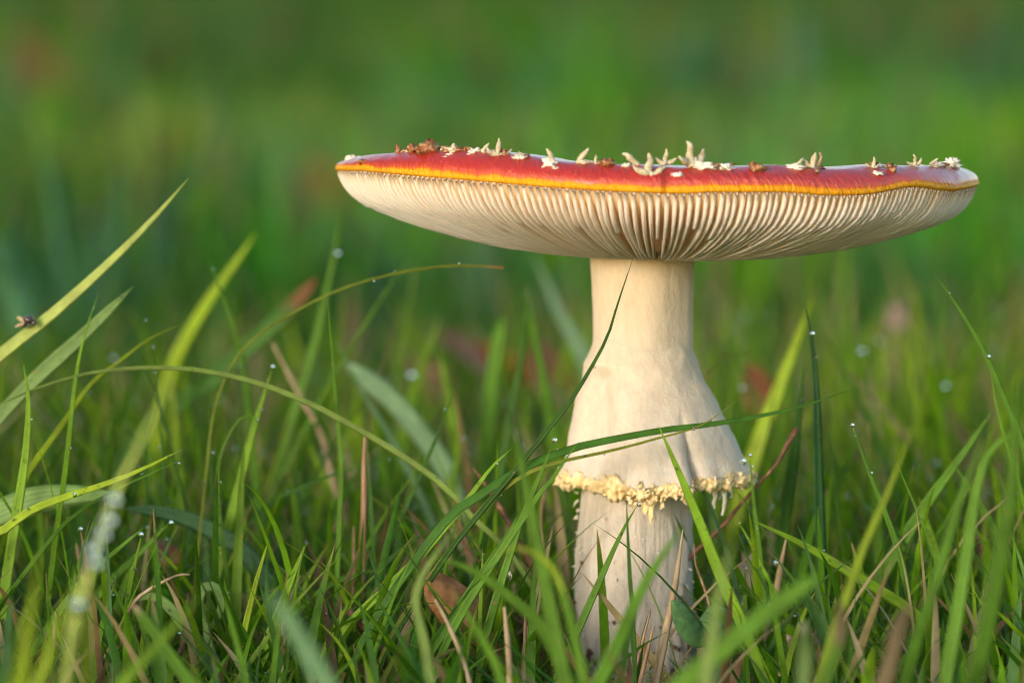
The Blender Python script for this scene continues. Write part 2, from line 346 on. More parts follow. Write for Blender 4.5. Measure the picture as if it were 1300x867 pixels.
# ------------------------------------------------------------------ lawn grass (uncountable)
PAL = np.array([(.036,.150,.014),(.055,.185,.016),(.090,.235,.018),(.024,.110,.016),(.045,.155,.050),(.120,.250,.030),(.065,.175,.095)])
PALN = np.array([(.095,.205,.014),(.140,.260,.016),(.200,.315,.018),(.060,.150,.012),(.085,.190,.055),(.250,.340,.035),(.120,.210,.110)])
PALP = np.array([.24,.24,.14,.16,.10,.06,.06])
def grass_field(name, label, xy, hlo, hhi, wlo, whi, K, cols3=True, dry=.05, mat='grass', seed=0, lean=(2,28), bend=(0,48), palette=PAL, palp=PALP, hfun=None, basecol=None):
    g = np.random.default_rng(seed); n = len(xy)
    H = g.uniform(hlo, hhi, n)*g.uniform(.6, 1.2, n)
    if hfun is not None: H = hfun(xy, H)
    W = g.uniform(wlo, whi, n)/2
    az = g.uniform(0, 2*np.pi, n); a0 = np.radians(g.uniform(*lean, n)); bd = np.radians(g.uniform(*bend, n))
    t = np.linspace(0, 1, K+1)
    ang = a0[:, None]+bd[:, None]*t[None]**1.5
    dx, dz = np.sin(ang), np.cos(ang)
    L = (H[:, None]/K)
    rx = np.concatenate([np.zeros((n,1)), np.cumsum(dx[:, :-1]*L, 1)], 1); rz = np.concatenate([np.zeros((n,1)), np.cumsum(dz[:, :-1]*L, 1)], 1)
    gz = np.array([ground_z(x, y) for x, y in xy]) - .002
    cx, sy = np.cos(az)[:, None], np.sin(az)[:, None]
    C = np.stack([xy[:,0:1]+rx*cx, xy[:,1:2]+rx*sy, gz[:, None]+rz], -1)          # n,K+1,3
    tw = az+np.pi/2+g.uniform(-.9, .9, n)
    wd = np.stack([np.cos(tw), np.sin(tw), np.zeros(n)], -1)[:, None, :]
    prof = (np.minimum(1, .55+1.6*t)*(1-t**2.4)**.75)
    prof[-1] = .04
    off = wd*(W[:, None]*prof[None])[..., None]
    if cols3:
        nrm = np.stack([-np.cos(ang)*cx, -np.cos(ang)*sy, np.sin(ang)], -1)
        mid = C+nrm*(W[:, None]*prof[None]*.35)[..., None]*-1
        V = np.stack([C-off, mid, C+off], 2); m = 3; u = np.array([-1,0,1.])
    else:
        V = np.stack([C-off, C+off], 2); m = 2; u = np.array([-1,1.])
    idx = np.arange(n*(K+1)*m).reshape(n, K+1, m)
    q = np.stack([idx[:, :-1, :-1], idx[:, :-1, 1:], idx[:, 1:, 1:], idx[:, 1:, :-1]], -1).reshape(-1, 4)
    base = palette[g.choice(len(palette), n, p=palp)]*g.uniform(.75, 1.25, (n, 1))
    if basecol is not None: base = basecol*g.uniform(.8, 1.2, (n, 1))
    patch = np.array([noise.noise((x*1.1, y*1.1, 3.3)) for x, y in xy])[:, None]
    patch2 = np.array([noise.noise((x*1.9+9, y*.8, 7.3)) for x, y in xy])[:, None]
    base = base*np.array([[.88,1.0,.55]])
    base = base*(1+.55*patch*np.array([[1.3,.55,-1.6]]))*(1+.5*patch2)  # broad hue patches; the bluish ones paint in sky reflected by the grass
    isdry = g.random(n) < dry*(1+2.5*np.clip(patch[:,0],-.4,1)); straw = np.array([(.27,.20,.105),(.17,.105,.055),(.36,.29,.17)])[g.integers(0, 3, n)]
    base = np.where(isdry[:, None], straw, base)
    tip = np.where((g.random(n) < .22)[:, None], np.array([[.30,.21,.10]]), base)
    mixt = np.clip((t-.86)/.1, 0, 1)[None, :, None]
    cc = base[:, None, :]*(1-mixt)+tip[:, None, :]*mixt
    cc = np.repeat(np.clip(cc, .004, .8)[:, :, None, :], m, 2)
    V = V.reshape(-1, 3)
    me = bpy.data.meshes.new(name); nv, nf = len(V), len(q)
    me.vertices.add(nv); me.vertices.foreach_set('co', V.ravel().astype(np.float32))
    me.loops.add(nf*4); me.loops.foreach_set('vertex_index', q.ravel().astype(np.int32))
    me.polygons.add(nf); me.polygons.foreach_set('loop_start', np.arange(0, nf*4, 4, dtype=np.int32))
    me.polygons.foreach_set('use_smooth', np.ones(nf, bool))
    ca = me.attributes.new('col', 'FLOAT_COLOR', 'POINT'); c4 = np.ones((nv, 4), np.float32); c4[:, :3] = cc.reshape(-1, 3); ca.data.foreach_set('color', c4.ravel())
    ua = me.attributes.new('u', 'FLOAT', 'POINT'); ua.data.foreach_set('value', np.tile(u, n*(K+1)).astype(np.float32))
    me.update(calc_edges=True); me.materials.append(M[mat])
    o = bpy.data.objects.new(name, me); COL.objects.link(o); tag(o, label, 'grass', kind='stuff')
    return C
def scatter(n, x0, x1, y0, y1, seed): 
    g = np.random.default_rng(seed); return np.stack([g.uniform(x0, x1, n), g.uniform(y0, y1, n)], -1)
def clumps(nc, x0, x1, y0, y1, per, spread, seed, wedge=0, power=1.0):
    g = np.random.default_rng(seed); cy = y0+(y1-y0)*g.random(nc)**power; cx = (g.random(nc)*2-1)*(x1+wedge*cy)
    cols = np.array([(.055,.200,.012),(.110,.250,.012),(.150,.260,.020),(.070,.180,.110),(.110,.210,.160),(.030,.110,.012),(.280,.220,.090),(.210,.120,.050),(.100,.230,.060)])[g.choice(9, nc, p=[.2,.16,.08,.13,.1,.14,.06,.05,.08])]*g.uniform(.75, 1.5, (nc, 1))
    xy = np.repeat(np.stack([cx, cy], -1), per, 0)+g.normal(0, spread, (nc*per, 2))
    return xy, np.repeat(cols, per, 0)
def near_h(xy, H):
    # the turf is cropped low in front of the mushroom and grows up behind it
    y = xy[:, 1]; return H*np.interp(y, [-.5, -.06, .0, .1, .5], [.62, .62, .85, 1.0, 1.05])
P = scatter(15500, -.55, .55, -.6, .6, 1)
g_ = np.random.default_rng(5)
keep = np.hypot(P[:,0], P[:,1]) > .017
lane = (P[:,1] < 0) & (np.abs(P[:,0] - P[:,1]*.0275/D*1.0 - .0) < .028)          # sparse turf in front of the stem
keep &= ~(lane & (g_.random(len(P)) < .85))
keep &= ~((P[:,1] < -.03) & (g_.random(len(P)) < .45))
keep &= ~((P[:,1] < -.03) & (P[:,0] < -.024) & (P[:,0] > -.05) & (g_.random(len(P)) < .85))
Cn = grass_field('lawn_grass', 'fresh green lawn grass growing thickly round the mushroom', P[keep], .020, .056, .0013, .0037, 8, True, .10, seed=2, hfun=near_h, palette=PALN)
P = scatter(15000, -1.8, 1.8, -1.4, .6, 3)
P = P[~((np.abs(P[:,0]) < .55) & (P[:,1] > -.6))]
P = P[~((np.abs(P[:,0]+.0275) < .08) & (P[:,1] < -.9))]
grass_field('lawn_grass', 'short lawn grass towards and beside the viewer', P, .02, .05, .002, .005, 4, False, .06, seed=4)
P = scatter(42000, -1.7, 1.7, .6, 3.6, 5)
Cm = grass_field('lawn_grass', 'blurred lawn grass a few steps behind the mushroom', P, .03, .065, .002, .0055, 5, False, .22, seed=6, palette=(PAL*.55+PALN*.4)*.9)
P, bc = clumps(480, 0, 1.0, .75, 3.4, 26, .012, 41, .2)
grass_field('lawn_grass', 'loose tussocks of taller grass blurred behind the mushroom', P, .05, .10, .002, .005, 5, False, .05, seed=42, basecol=bc)
g_ = np.random.default_rng(7); yy = 3.6+26.4*g_.random(110000)**1.35; xx = (g_.random(110000)*2-1)*(1.3+.3*yy)
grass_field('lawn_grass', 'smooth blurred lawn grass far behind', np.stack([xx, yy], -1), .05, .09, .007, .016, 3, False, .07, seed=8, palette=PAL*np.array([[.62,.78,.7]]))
P = scatter(12500, -.5, .5, -.18, .25, 31); P = P[np.hypot(P[:,0], P[:,1]+.01) > .022]; P = P[~((np.abs(P[:,0]) < .02) & (P[:,1] < 0))]
grass_field('lawn_grass', 'fine thin tangled grass blades low between the broad ones', P, .015, .05, .0007, .0019, 7, True, .14, seed=32, lean=(10,70), bend=(0,60), hfun=near_h, palette=PALN)
P, bc = clumps(2300, 0, 1.0, 3.2, 28, 24, .03, 43, .28, 1.3)
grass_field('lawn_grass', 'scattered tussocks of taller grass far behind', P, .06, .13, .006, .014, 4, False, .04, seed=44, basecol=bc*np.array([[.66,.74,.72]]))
P = scatter(1500, -.19, .19, -.07, .06, 51); P = P[np.hypot(P[:,0], P[:,1]) > .02]; P = P[~((np.abs(P[:,0]) < .021) & (P[:,1] < 0))]
grass_field('lawn_grass', 'crisp bright blades of turf on either side of the mushroom', P, .022, .056, .0010, .0026, 9, True, .08, seed=52, lean=(3,48), bend=(0,70), palette=PALN)
P = scatter(2600, -.3, .3, .05, .42, 61); P = P[~((P[:,0] > -.055) & (P[:,0] < .0) & (P[:,1] > .12))]
grass_field('lawn_grass', 'dense fine blades of turf just behind the mushroom', P, .03, .075, .0011, .0028, 8, True, .08, seed=62, lean=(2,32), bend=(0,45), palette=PALN*.95)
# thatch: dead blades lying between the living ones
P = scatter(7500, -.5, .5, -.4, .8, 9); P = P[np.hypot(P[:,0], P[:,1]) > .018]
def th_h(xy, H): return H
grass_field('dry_thatch', 'dry brown dead grass lying under the green blades', P, .015, .045, .0012, .003, 5, True, 1.0, seed=10, lean=(15,88), bend=(0,40))

# moss cushions in the gaps
def moss():
    parts = []
    g = random.Random(4)
    for k in range(900):
        if k < 560: x, y = g.gauss(-.03, .03), g.gauss(-.015, .02)
        else: x, y = g.uniform(-.16, .16), g.uniform(-.06, .12)
        if math.hypot(x, y) < .015: continue
        z = ground_z(x, y); h = g.uniform(.003, .008); a = g.uniform(0, 6.28); ln = g.uniform(0, .7)
        top = Vector((x+math.cos(a)*h*ln, y+math.sin(a)*h*ln, z+h)); b = Vector((x, y, z-.001))
        for q in range(7):
            f = .25+.75*q/6; c = b.lerp(top, f); an = q*2.4+a; l_ = .0016
            d = Vector((math.cos(an), math.sin(an), .7)).normalized()*l_; s = Vector((-math.sin(an), math.cos(an), 0))*.00028
            parts.append(([c-s, c+s, c+d], [(0,1,2)]))
    V, F = merge(parts); tag(mesh_obj('moss', V, F, M['moss'], smooth_=False), 'bright green feathery moss on the soil by the stem', 'moss', kind='stuff')
moss()

# ------------------------------------------------------------------ the mushroom
S = pxm(0)
XC = at(834, 222, 0).x; RC = 407*S
base_pt = Vector((0, 0, 0))
mush = empty('mushroom', base_pt)
tag(mush, 'red fly agaric mushroom with flat plate-like cap, cream gills and torn ring', 'mushroom')

def front_table(pts, R):
    ph, zz = [], []
    for px, py in pts:
        X, Y = at(px, py, 0).x, 0
        for _ in range(8):
            s = max(-1, min(1, (X-XC)/R)); Y = -R*math.sqrt(max(0, 1-s*s)); X = at(px, py, Y).x
        ph.append(math.asin(max(-1, min(1, (X-XC)/R)))); zz.append(at(px, py, Y).z)
    return np.array(ph), np.array(zz)
RIM = [(427,211),(460,211),(500,215),(560,220),(620,225),(700,232),(760,236),(830,239),(870,240),(900,238),(960,238),(1000,238),(1050,242),(1080,242),(1110,240),(1150,232),(1165,231),(1190,235),(1212,237),(1228,234),(1242,228)]
TOPL = [(452,203),(480,195),(540,191),(600,190),(650,196),(700,204),(760,208),(830,211),(960,212),(1050,213),(1130,211),(1190,209),(1214,213)]
rp, rz_ = front_table(RIM, RC); tp, tz_ = front_table(TOPL, RC*.93)
def zlin(x, za, zb, R): return za+(zb-za)*((x-XC)/R+1)/2
def z_rim(phi):
    s, c = math.sin(phi), math.cos(phi)
    if c >= 0: return float(np.interp(math.asin(s), rp, rz_))
    return zlin(XC+RC*s, rz_[0], rz_[-1], RC) - .0046*(-c) + .0008*math.sin(3*phi)*(-c)
def z_top(phi):
    s, c = math.sin(phi), math.cos(phi)
    if c >= 0: return float(np.interp(math.asin(s), tp, tz_))
    return zlin(XC+RC*.93*s, tz_[0], tz_[-1], RC*.93)*(1) - .0056*(-c)
ZC = (rz_[0]+rz_[-1])/2
def r_rim(phi): return RC*(1+.004*nz((math.sin(phi), math.cos(phi), 0), 4, 9)+.0007*math.sin(phi*41+3*math.sin(phi*5)))
def build_cap():
    m = 360; V, vv, aa = [], [], []
    prof = [0,.15,.3,.45,.6,.7,.78,.84,.88,.91,.93]
    edge = [.15,.3,.45,.6,.72,.82,.9,.96,1.0]          # from the ridge round to the rim
    phis = [2*math.pi*j/m for j in range(m)]
    for q in prof:
        for ph in phis:
            R = r_rim(ph); zt = z_top(ph); zc = ZC-.0016
            f = smooth(.15, .93, q); z = zc+(zt-zc)*f
            x, y = XC+R*q*math.sin(ph), -R*q*math.cos(ph)
            z += .0006*nz((x, y, 0), 90, 4)*min(1, (1-q)*14)
            V.append((x, y, z)); vv.append(q*.9); aa.append(ph)
    for e in edge:
        for ph in phis:
            R = r_rim(ph); zt, zr = z_top(ph), z_rim(ph)
            a = e*math.pi/2
            q = .93+.07*math.sin(a)**.9; z = zr+(zt-zr)*(1-e**1.35)
            x, y = XC+R*q*math.sin(ph), -R*q*math.cos(ph)
            z += .00025*nz((x, y, z), 260, 5)*(1-abs(2*e-1))
            V.append((x, y, z)); vv.append(.837+e*.135); aa.append(ph)
    for dr, dz, v in ((.0002,-.0005,.98), (-.0004,-.0011,.99), (-.0013,-.0008,.99)):                       # rolled lip
        for ph in phis:
            R = r_rim(ph)+dr; V.append((XC+R*math.sin(ph), -R*math.cos(ph), z_rim(ph)+dz)); vv.append(v); aa.append(ph)
    nrow = len(prof)+len(edge)+3
    cap = mesh_obj('cap', V, grid_faces(nrow, m), M['skin'], mush, attrs={'v': vv, 'ang': aa})
    # flesh seen between the gills
    V = []; rr = [.998, .9935, .988, .98, .97, .955, .935, .91, .88, .84, .8, .72, .65, .57, .5, .42, .35, .27, .2, .12]
    for i, q in enumerate(rr):
        for ph in phis:
            R = r_rim(ph); w = q**6
            z = (z_rim(ph)*w+zlin(XC+R*q*math.sin(ph), rz_[0], rz_[-1], RC)*(1-w)) - S*flesh_px(q)
            V.append((XC+R*q*math.sin(ph), -R*q*math.cos(ph), z))
    mesh_obj('cap_flesh', V, grid_faces(len(rr), m), M['cap_flesh'], cap)
    return cap
GR = np.array([0, 60,134,184,234,284,334,370,388,397,402,405.8])/407; GD = np.array([104,105,104,99,91,79,64,50,38,27,17,7.])
def gill_edge_z(q, ph):
    w = q**5
    base = z_rim(ph)*w+zlin(XC+RC*q*math.sin(ph), rz_[0], rz_[-1], RC)*(1-w)
    return base - S*float(np.interp(q, GR, GD))
def flesh_px(q):
    if q > .995: return 4.6
    return max(float(np.interp(q, [.12,.2,.35,.5,.65,.8,.9,.96,.988], [100,80,44,24,14,9,6,4.5,4])), float(np.interp(q, GR, GD))-float(np.interp(q, [0,.5,.8,.95,1], [9,13,14,12,5])))
def root_z(q, ph):
    w = q**6
    return (z_rim(ph)*w+zlin(XC+RC*q*math.sin(ph), rz_[0], rz_[-1], RC)*(1-w)) - S*(flesh_px(q)-2)
cap = build_cap()
def build_gill(k, n):
    g = random.Random(1000+k)
    ph0 = 2*math.pi*(k+g.uniform(-.12, .12))/n
    full = k % 3 != 1
    q0 = .17 if full else g.choice([.34,.45,.55,.62,.72,.8])+g.uniform(-.03, .03)
    qs = [q0+(.9945-q0)*t for t in (0,.03,.08,.16,.28,.42,.56,.68,.78,.86,.92,.96,.985,1.0)]
    V, H = [], []; wob = g.uniform(0, 6.28); wa = g.uniform(.002, .007); dv = g.uniform(-.02, .03)
    for i, q in enumerate(qs):
        ph = ph0 + wa*math.sin(q*9+wob)*(1-q)*2 + .004*math.sin(ph0*13)
        R = r_rim(ph)*q
        zb, zt = gill_edge_z(q, ph), root_z(q, ph)
        if not full: 
            f = smooth(q0-.001, q0+.10, q); zb = zt+(zb-zt)*(.05+.95*f)
        zb += (zt-zb)*dv + .00012*math.sin(q*70+wob)
        th = min(.00095, R*2*math.pi/n*(.72 if full else .62)*(.85 if q < .4 else 1))*(.75+.25*min(1,(q-q0)*20+.1))
        c, s = math.cos(ph), math.sin(ph); rad = Vector((s, -c, 0)); tan = Vector((c, s, 0))
        o = Vector((XC, 0, 0))+rad*R
        hgt = zt-zb
        for (f, tw) in ((0,1.0),(.45,.92),(.84,.74),(.965,.5),(1.0,0),):
            z = zt-hgt*f
            if tw == 0: V.append(o+Vector((0,0,z))); H.append(1)
            else:
                V.append(o-tan*th/2*tw+Vector((0,0,z))); V.append(o+tan*th/2*tw+Vector((0,0,z)))
                hh = .1+.9*smooth(0, .45, f*hgt/(S*26)); H += [hh, hh]
    F = []; m = 9; ring = [0,2,4,6,8,7,5,3,1]
    for i in range(len(qs)-1):
        for a, b in zip(ring[:-1], ring[1:]):
            F.append((i*m+a, i*m+b, (i+1)*m+b, (i+1)*m+a))
    F += [tuple(ring), tuple((len(qs)-1)*m+r for r in ring[::-1])]
    return mesh_obj('gill', V, F, M['gill'], cap, attrs={'h': H})
NG = 272
for k in range(NG): build_gill(k, NG)

# warts: torn scraps of veil stuck to the skin
def cap_pt(px, py, q):       # a point on the skin near the front, by pixel column, at radius fraction q
    X, Y = at(px, py, 0).x, 0
    for _ in range(8):
        s = max(-1, min(1, (X-XC)/(RC*q))); Y = -RC*q*math.sqrt(max(0, 1-s*s)); X = at(px, py, Y).x
    return at(px, py, Y)
for px, py, q, r, sc, sd_ in ((446,201,.955,7,(1.3,1,.8),1),(455,202,.95,5,(1,1,.9),2),(697,209,.955,11,(1.1,.9,.8),3),(707,213,.965,6,(1.4,.8,.5),4),(860,222,.975,8,(1.3,.8,.6),5),
        (893,211,.94,11,(1.6,1,.6),6),(1112,219,.975,7,(1.4,.8,.5),7),(1207,207,.945,10,(1.3,1,.8),8),(1190,209,.94,7,(1.2,1,.7),9),(795,210,.94,6,(1.2,1,.6),10),(602,193,.94,8,(1.3,1,.7),11),(575,196,.95,7,(1.5,1,.5),12),(1010,211,.94,8,(1.6,1,.6),13),(660,199,.95,6,(1.6,1,.5),14),(920,212,.94,9,(1.5,1,.6),15)):
    V, F = lump(cap_pt(px, py+1.5, q), r*S*.8, sd_, (20,14), .55, sc, 2.9); mesh_obj('wart', V, F, M['wart'], cap)
gq = random.Random(8)
for k in range(26):          # further scraps on the top, beyond the ridge
    a, q = gq.uniform(0, 6.28), gq.uniform(.1, .85)
    x, y = XC+RC*q*math.sin(a), -RC*q*math.cos(a); f = smooth(.15, .93, q); z = ZC-.0016+(z_top(a)-ZC+.0016)*f
    V, F = lump((x, y, z), gq.uniform(.001, .0018), 20+k, (10,7), .35, (1.3,1.2,.6), 2); mesh_obj('wart', V, F, M['wart'], cap)

def build_stem():
    prof = [(318,748,888),(330,750,884),(360,752,882),(400,753,879),(430,752,879),(470,748,878),(520,744,876),(580,741,876),(620,738,875),(660,735,878),(700,733,880),(750,731,881),(800,729,882),(840,728,884),(870,726,886),(900,730,880)]
    n, m = 170, 144; V, zt = [], []
    py = np.linspace(318, 900, n); xl = np.interp(py, [p[0] for p in prof], [p[1] for p in prof]); xr = np.interp(py, [p[0] for p in prof], [p[2] for p in prof])
    for i in range(n):
        c = at((xl[i]+xr[i])/2, py[i], 0); r = (xr[i]-xl[i])/2*S
        for j in range(m):
            a = 2*math.pi*j/m; d = Vector((math.sin(a), -math.cos(a), 0)); p = c+d*r
            low = smooth(590, 660, py[i])
            dr = .0007*nz((p.x, p.y, p.z*.35), 120, 1)+.00035*nz((p.x, p.y, p.z*.25), 420, 2)*(.3+low)+.00022*nz((p.x,p.y,p.z*.3), 900, 3)*low
            dr += .0012*smooth(800, 870, py[i])*nz(p, 260, 6)
            V.append(p+d*dr); zt.append(1-(py[i]-318)/(860-318))
    return mesh_obj('stem', V, grid_faces(n, m), M['stem'], mush, attrs={'zt': zt})
stem = build_stem()
# torn flakes and fibres standing off the lower stem
g_ = random.Random(3); parts = []
for k in range(130):
    a = g_.uniform(0, 6.28) if k > 40 else g_.choice([-1,1])*g_.uniform(1.35, 1.75); py = g_.uniform(625, 850)
    r = (74+4*smooth(640,800,py))*S; c = at(806, py, 0); d = Vector((math.sin(a), -math.cos(a), 0))
    b = Vector((c.x, 0, c.z))+d*(r-.0003); l_ = g_.uniform(.0008, .0022)
    e = b+d*l_*g_.uniform(.25,.7)+Vector((0,0,-l_*g_.uniform(-.3,.9)))
    parts.append(tube([b, b.lerp(e,.5)+d*.0002, e], [.00022,.0002,.00005], 5, 5))
V, F = merge(parts); mesh_obj('fibre', V, F, M['wart'], stem)
parts = []
for k in range(70):
    py = 860-abs(g_.gauss(0, 42)); a = g_.uniform(-2, 2); r = (74+4*smooth(640,800,py))*S; c = at(806, py, 0); d = Vector((math.sin(a), -math.cos(a), 0))
    parts.append(lump(Vector((c.x, 0, c.z))+d*(r+.0001), g_.uniform(.00012,.0006)*(.6+.9*smooth(780,858,py)), k, (7,5), .7, (1,1,g_.uniform(.6,1.6)), 2.2))
V, F = merge(parts); mesh_obj('soil_crust', V, F, M['twig'], stem)

def build_ring():
    prof = [(424,752.5,879.5),(440,750.5,880),(455,746,883),(470,740,889),(485,735,897),(500,731,905),(520,727,915),(540,723.5,925),(560,720.5,934),(575,718,940),(590,713,947),(600,709,953)]
    n, m = 70, 216; py = np.linspace(424, 600, n)
    xl = np.interp(py, [p[0] for p in prof], [p[1] for p in prof]); xr = np.interp(py, [p[0] for p in prof], [p[2] for p in prof])
    def surf(t, a, inner):
        y = 424+(600-424)*t
        l_, r_ = float(np.interp(y, py, xl)), float(np.interp(y, py, xr)); c = at((l_+r_)/2, y, 0); r = (r_-l_)/2*S
        a = (a+math.pi) % (2*math.pi)-math.pi
        k = t*t
        mod = -.22*math.exp(-((a+.78)/.24)**2)*smooth(.15,.5,t)*(1-.5*smooth(.75,1,t)) + .06*math.exp(-((a+.18)/.28)**2)*smooth(.25,.6,t) - .07*math.exp(-((a+.30)/.10)**2)*smooth(.6,.95,t)
        mod += -.20*math.exp(-abs(a-.46)/.07)*smooth(.45,.95,t) + .10*math.exp(-((a-.30)/.11)**2)*smooth(.65,1,t) - .05*math.exp(-((a-.75)/.25)**2)*k
        mod += .035*k*math.sin(5*a+1.2)*(0 if abs(a) < 1 else 1) + .02*t*nz((math.sin(a)*2, math.cos(a)*2, t*2), 1.4, 6)
        mod += (.060*math.exp(-((t-.22-.03*math.sin(2*a+.4))/.045)**2)-.065*math.exp(-((t-.34-.03*math.sin(2*a+.4))/.06)**2))*(.15+.95*math.exp(-((a+.95)/.70)**2)+.5*nz((math.sin(a), math.cos(a), 0), 3, 2))      # swollen line where the veil leaves the stem
        r = r*(1+mod) - inner - .0003*(1-smooth(0,.2+.1*nz((math.sin(a)*3, math.cos(a)*3, 0), 1.5, 8),t))
        d = Vector((math.sin(a), -math.cos(a), 0)); p = Vector((c.x, 0, c.z))+d*r
        p.z += k*k*S*(-6*math.exp(-((a+.1)/.35)**2)+5*nz((math.sin(a), math.cos(a), .3), 3.5, 4) - 6*math.exp(-((a-.30)/.12)**2))
        p += d*(.00025*nz(p, 240, 3)+.00012*nz(p, 700, 5))
        return p
    V = []
    for i in range(n):
        for j in range(m): V.append(surf(i/(n-1), 2*math.pi*j/m, 0))
    rows = n
    for t, th in ((1.0,.0012),(.97,.0026),(.9,.003),(.7,.003),(.4,.002),(.15,.0012)):
        for j in range(m):
            a = 2*math.pi*j/m; p = surf(t, a, th); V.append(p)
        rows += 1
    ring = mesh_obj('ring', V, grid_faces(rows, m), M['stem'], mush, attrs={'zt': [1-((433.5-0)*0+(424+176*min(1, (k//m)/(n-1)))-318)/(860-318) for k in range(len(V))]})
    # crumbling yellow edge
    parts = []; m2, k2 = 760, 26; V = []
    for j in range(m2):
        a = 2*math.pi*j/m2; p = surf(1, a, .0010); d = Vector((math.sin(a), -math.cos(a), 0)); 
        w = .0015*(1+.8*nz(p, 180, 7))
        for k in range(k2):
            q = 2*math.pi*k/k2; e = d*math.cos(q)+Vector((0,0,math.sin(q)*1.25)); v = p+e*w+Vector((0,0,-.0008))
            dd = noise.voronoi(v*900)[0][0]; d2 = noise.voronoi(v*2200)[0][0]
            v += e*(.0007-.0010*dd-.0009*d2+.0011*nz(v, 330, 8)+.0007*nz(v, 1100, 9)); V.append(v)
    F = []
    for j in range(m2):
        for k in range(k2):
            a_, b_ = j, (j+1) % m2; c_ = (k+1) % k2
            F.append((a_*k2+k, b_*k2+k, b_*k2+c_, a_*k2+c_))
    parts.append((V, F)); g = random.Random(12)
    for k in range(900):
        a = g.uniform(0, 2*math.pi) if k > 400 else g.uniform(-1.5, 1.5)
        p = surf(1, a, g.uniform(-.0004,.0022)); p.z += g.uniform(-.0024, .0004)*(1+.8*math.exp(-((a+.25)/.35)**2))
        parts.append(lump(p, g.uniform(.00012, .00036)*g.choice([1,1,1,1.8]), k, (7,5), .8, (g.uniform(.7,1.5), g.uniform(.7,1.4), g.uniform(.6,1.4)), 2.5))
    V, F = merge(parts); fr = mesh_obj('frayed_edge', V, F, M['fray'], ring)
    # hanging shreds of veil
    for a, l_, w in ((-.05,42,16),(-.12,30,20),(.05,26,14),(.95,46,15),(.80,34,12),(1.08,24,14),(-.75,20,14),(.33,20,9),(2.2,36,15),(3.0,28,14),(-2.2,30,14)):
        p = surf(1, a, .0018)+Vector((0,0,-.0008)); d = Vector((math.sin(a), -math.cos(a), 0)); s = Vector((math.cos(a), math.sin(a), 0)); V = []
        for i in range(11):
            t = i/10; ww = w*S/2*(1-t)**.6*(1+1.1*nz((t*7, a*9, 0), 1.5, 3))+.0001
            c = p+Vector((0,0,-l_*S*t))-d*.0010*t+s*.0016*t*nz((t*3, a*5, 1), 1.3, 2)
            V += [c-s*ww, c-s*ww*.3+d*.0004*(1-t), c+s*ww*.35+d*.0003, c+s*ww, c-d*.0003]
        mesh_obj('veil_shred', V, grid_faces(11, 5)+[(0,1,2,3,4), (54,53,52,51,50)], M['wart'] if abs(a) > .5 else M['fray'], ring)
    return ring
ring = build_ring()

# ------------------------------------------------------------------ single grass blades
GC = {'bright':(0.141,.250,.022), 'mid':(0.084,.185,.020), 'dark':(0.042,.115,.018), 'deep':(0.024,.085,.030), 'blue':(0.111,.200,.130), 'pale':(0.319,.370,.140), 'lime':(0.221,.300,.025), 'soft':(0.157,.230,.075), 'sage':(0.137,.22,.085), 'olive':(0.168,.20,.035), 'steel':(0.168,.26,.21)}
HERO = []
def extend(P):
    p0, p1 = P[0], P[1]
    gz = ground_z(p0.x, p0.y)
    if p0.z <= gz: return P
    d = p0-p1; h = Vector((d.x, d.y, 0)); H = p0.z-gz+.003
    sl = h.length/max(1e-5, -d.z) if d.z < 0 else 2.0
    h = h.normalized()*min(sl, .9)*H*.6 if h.length > 1e-7 else Vector()
    return [p0+h+Vector((0,0,-H)), p0+h*.72+Vector((0,0,-H*.55))]+list(P)
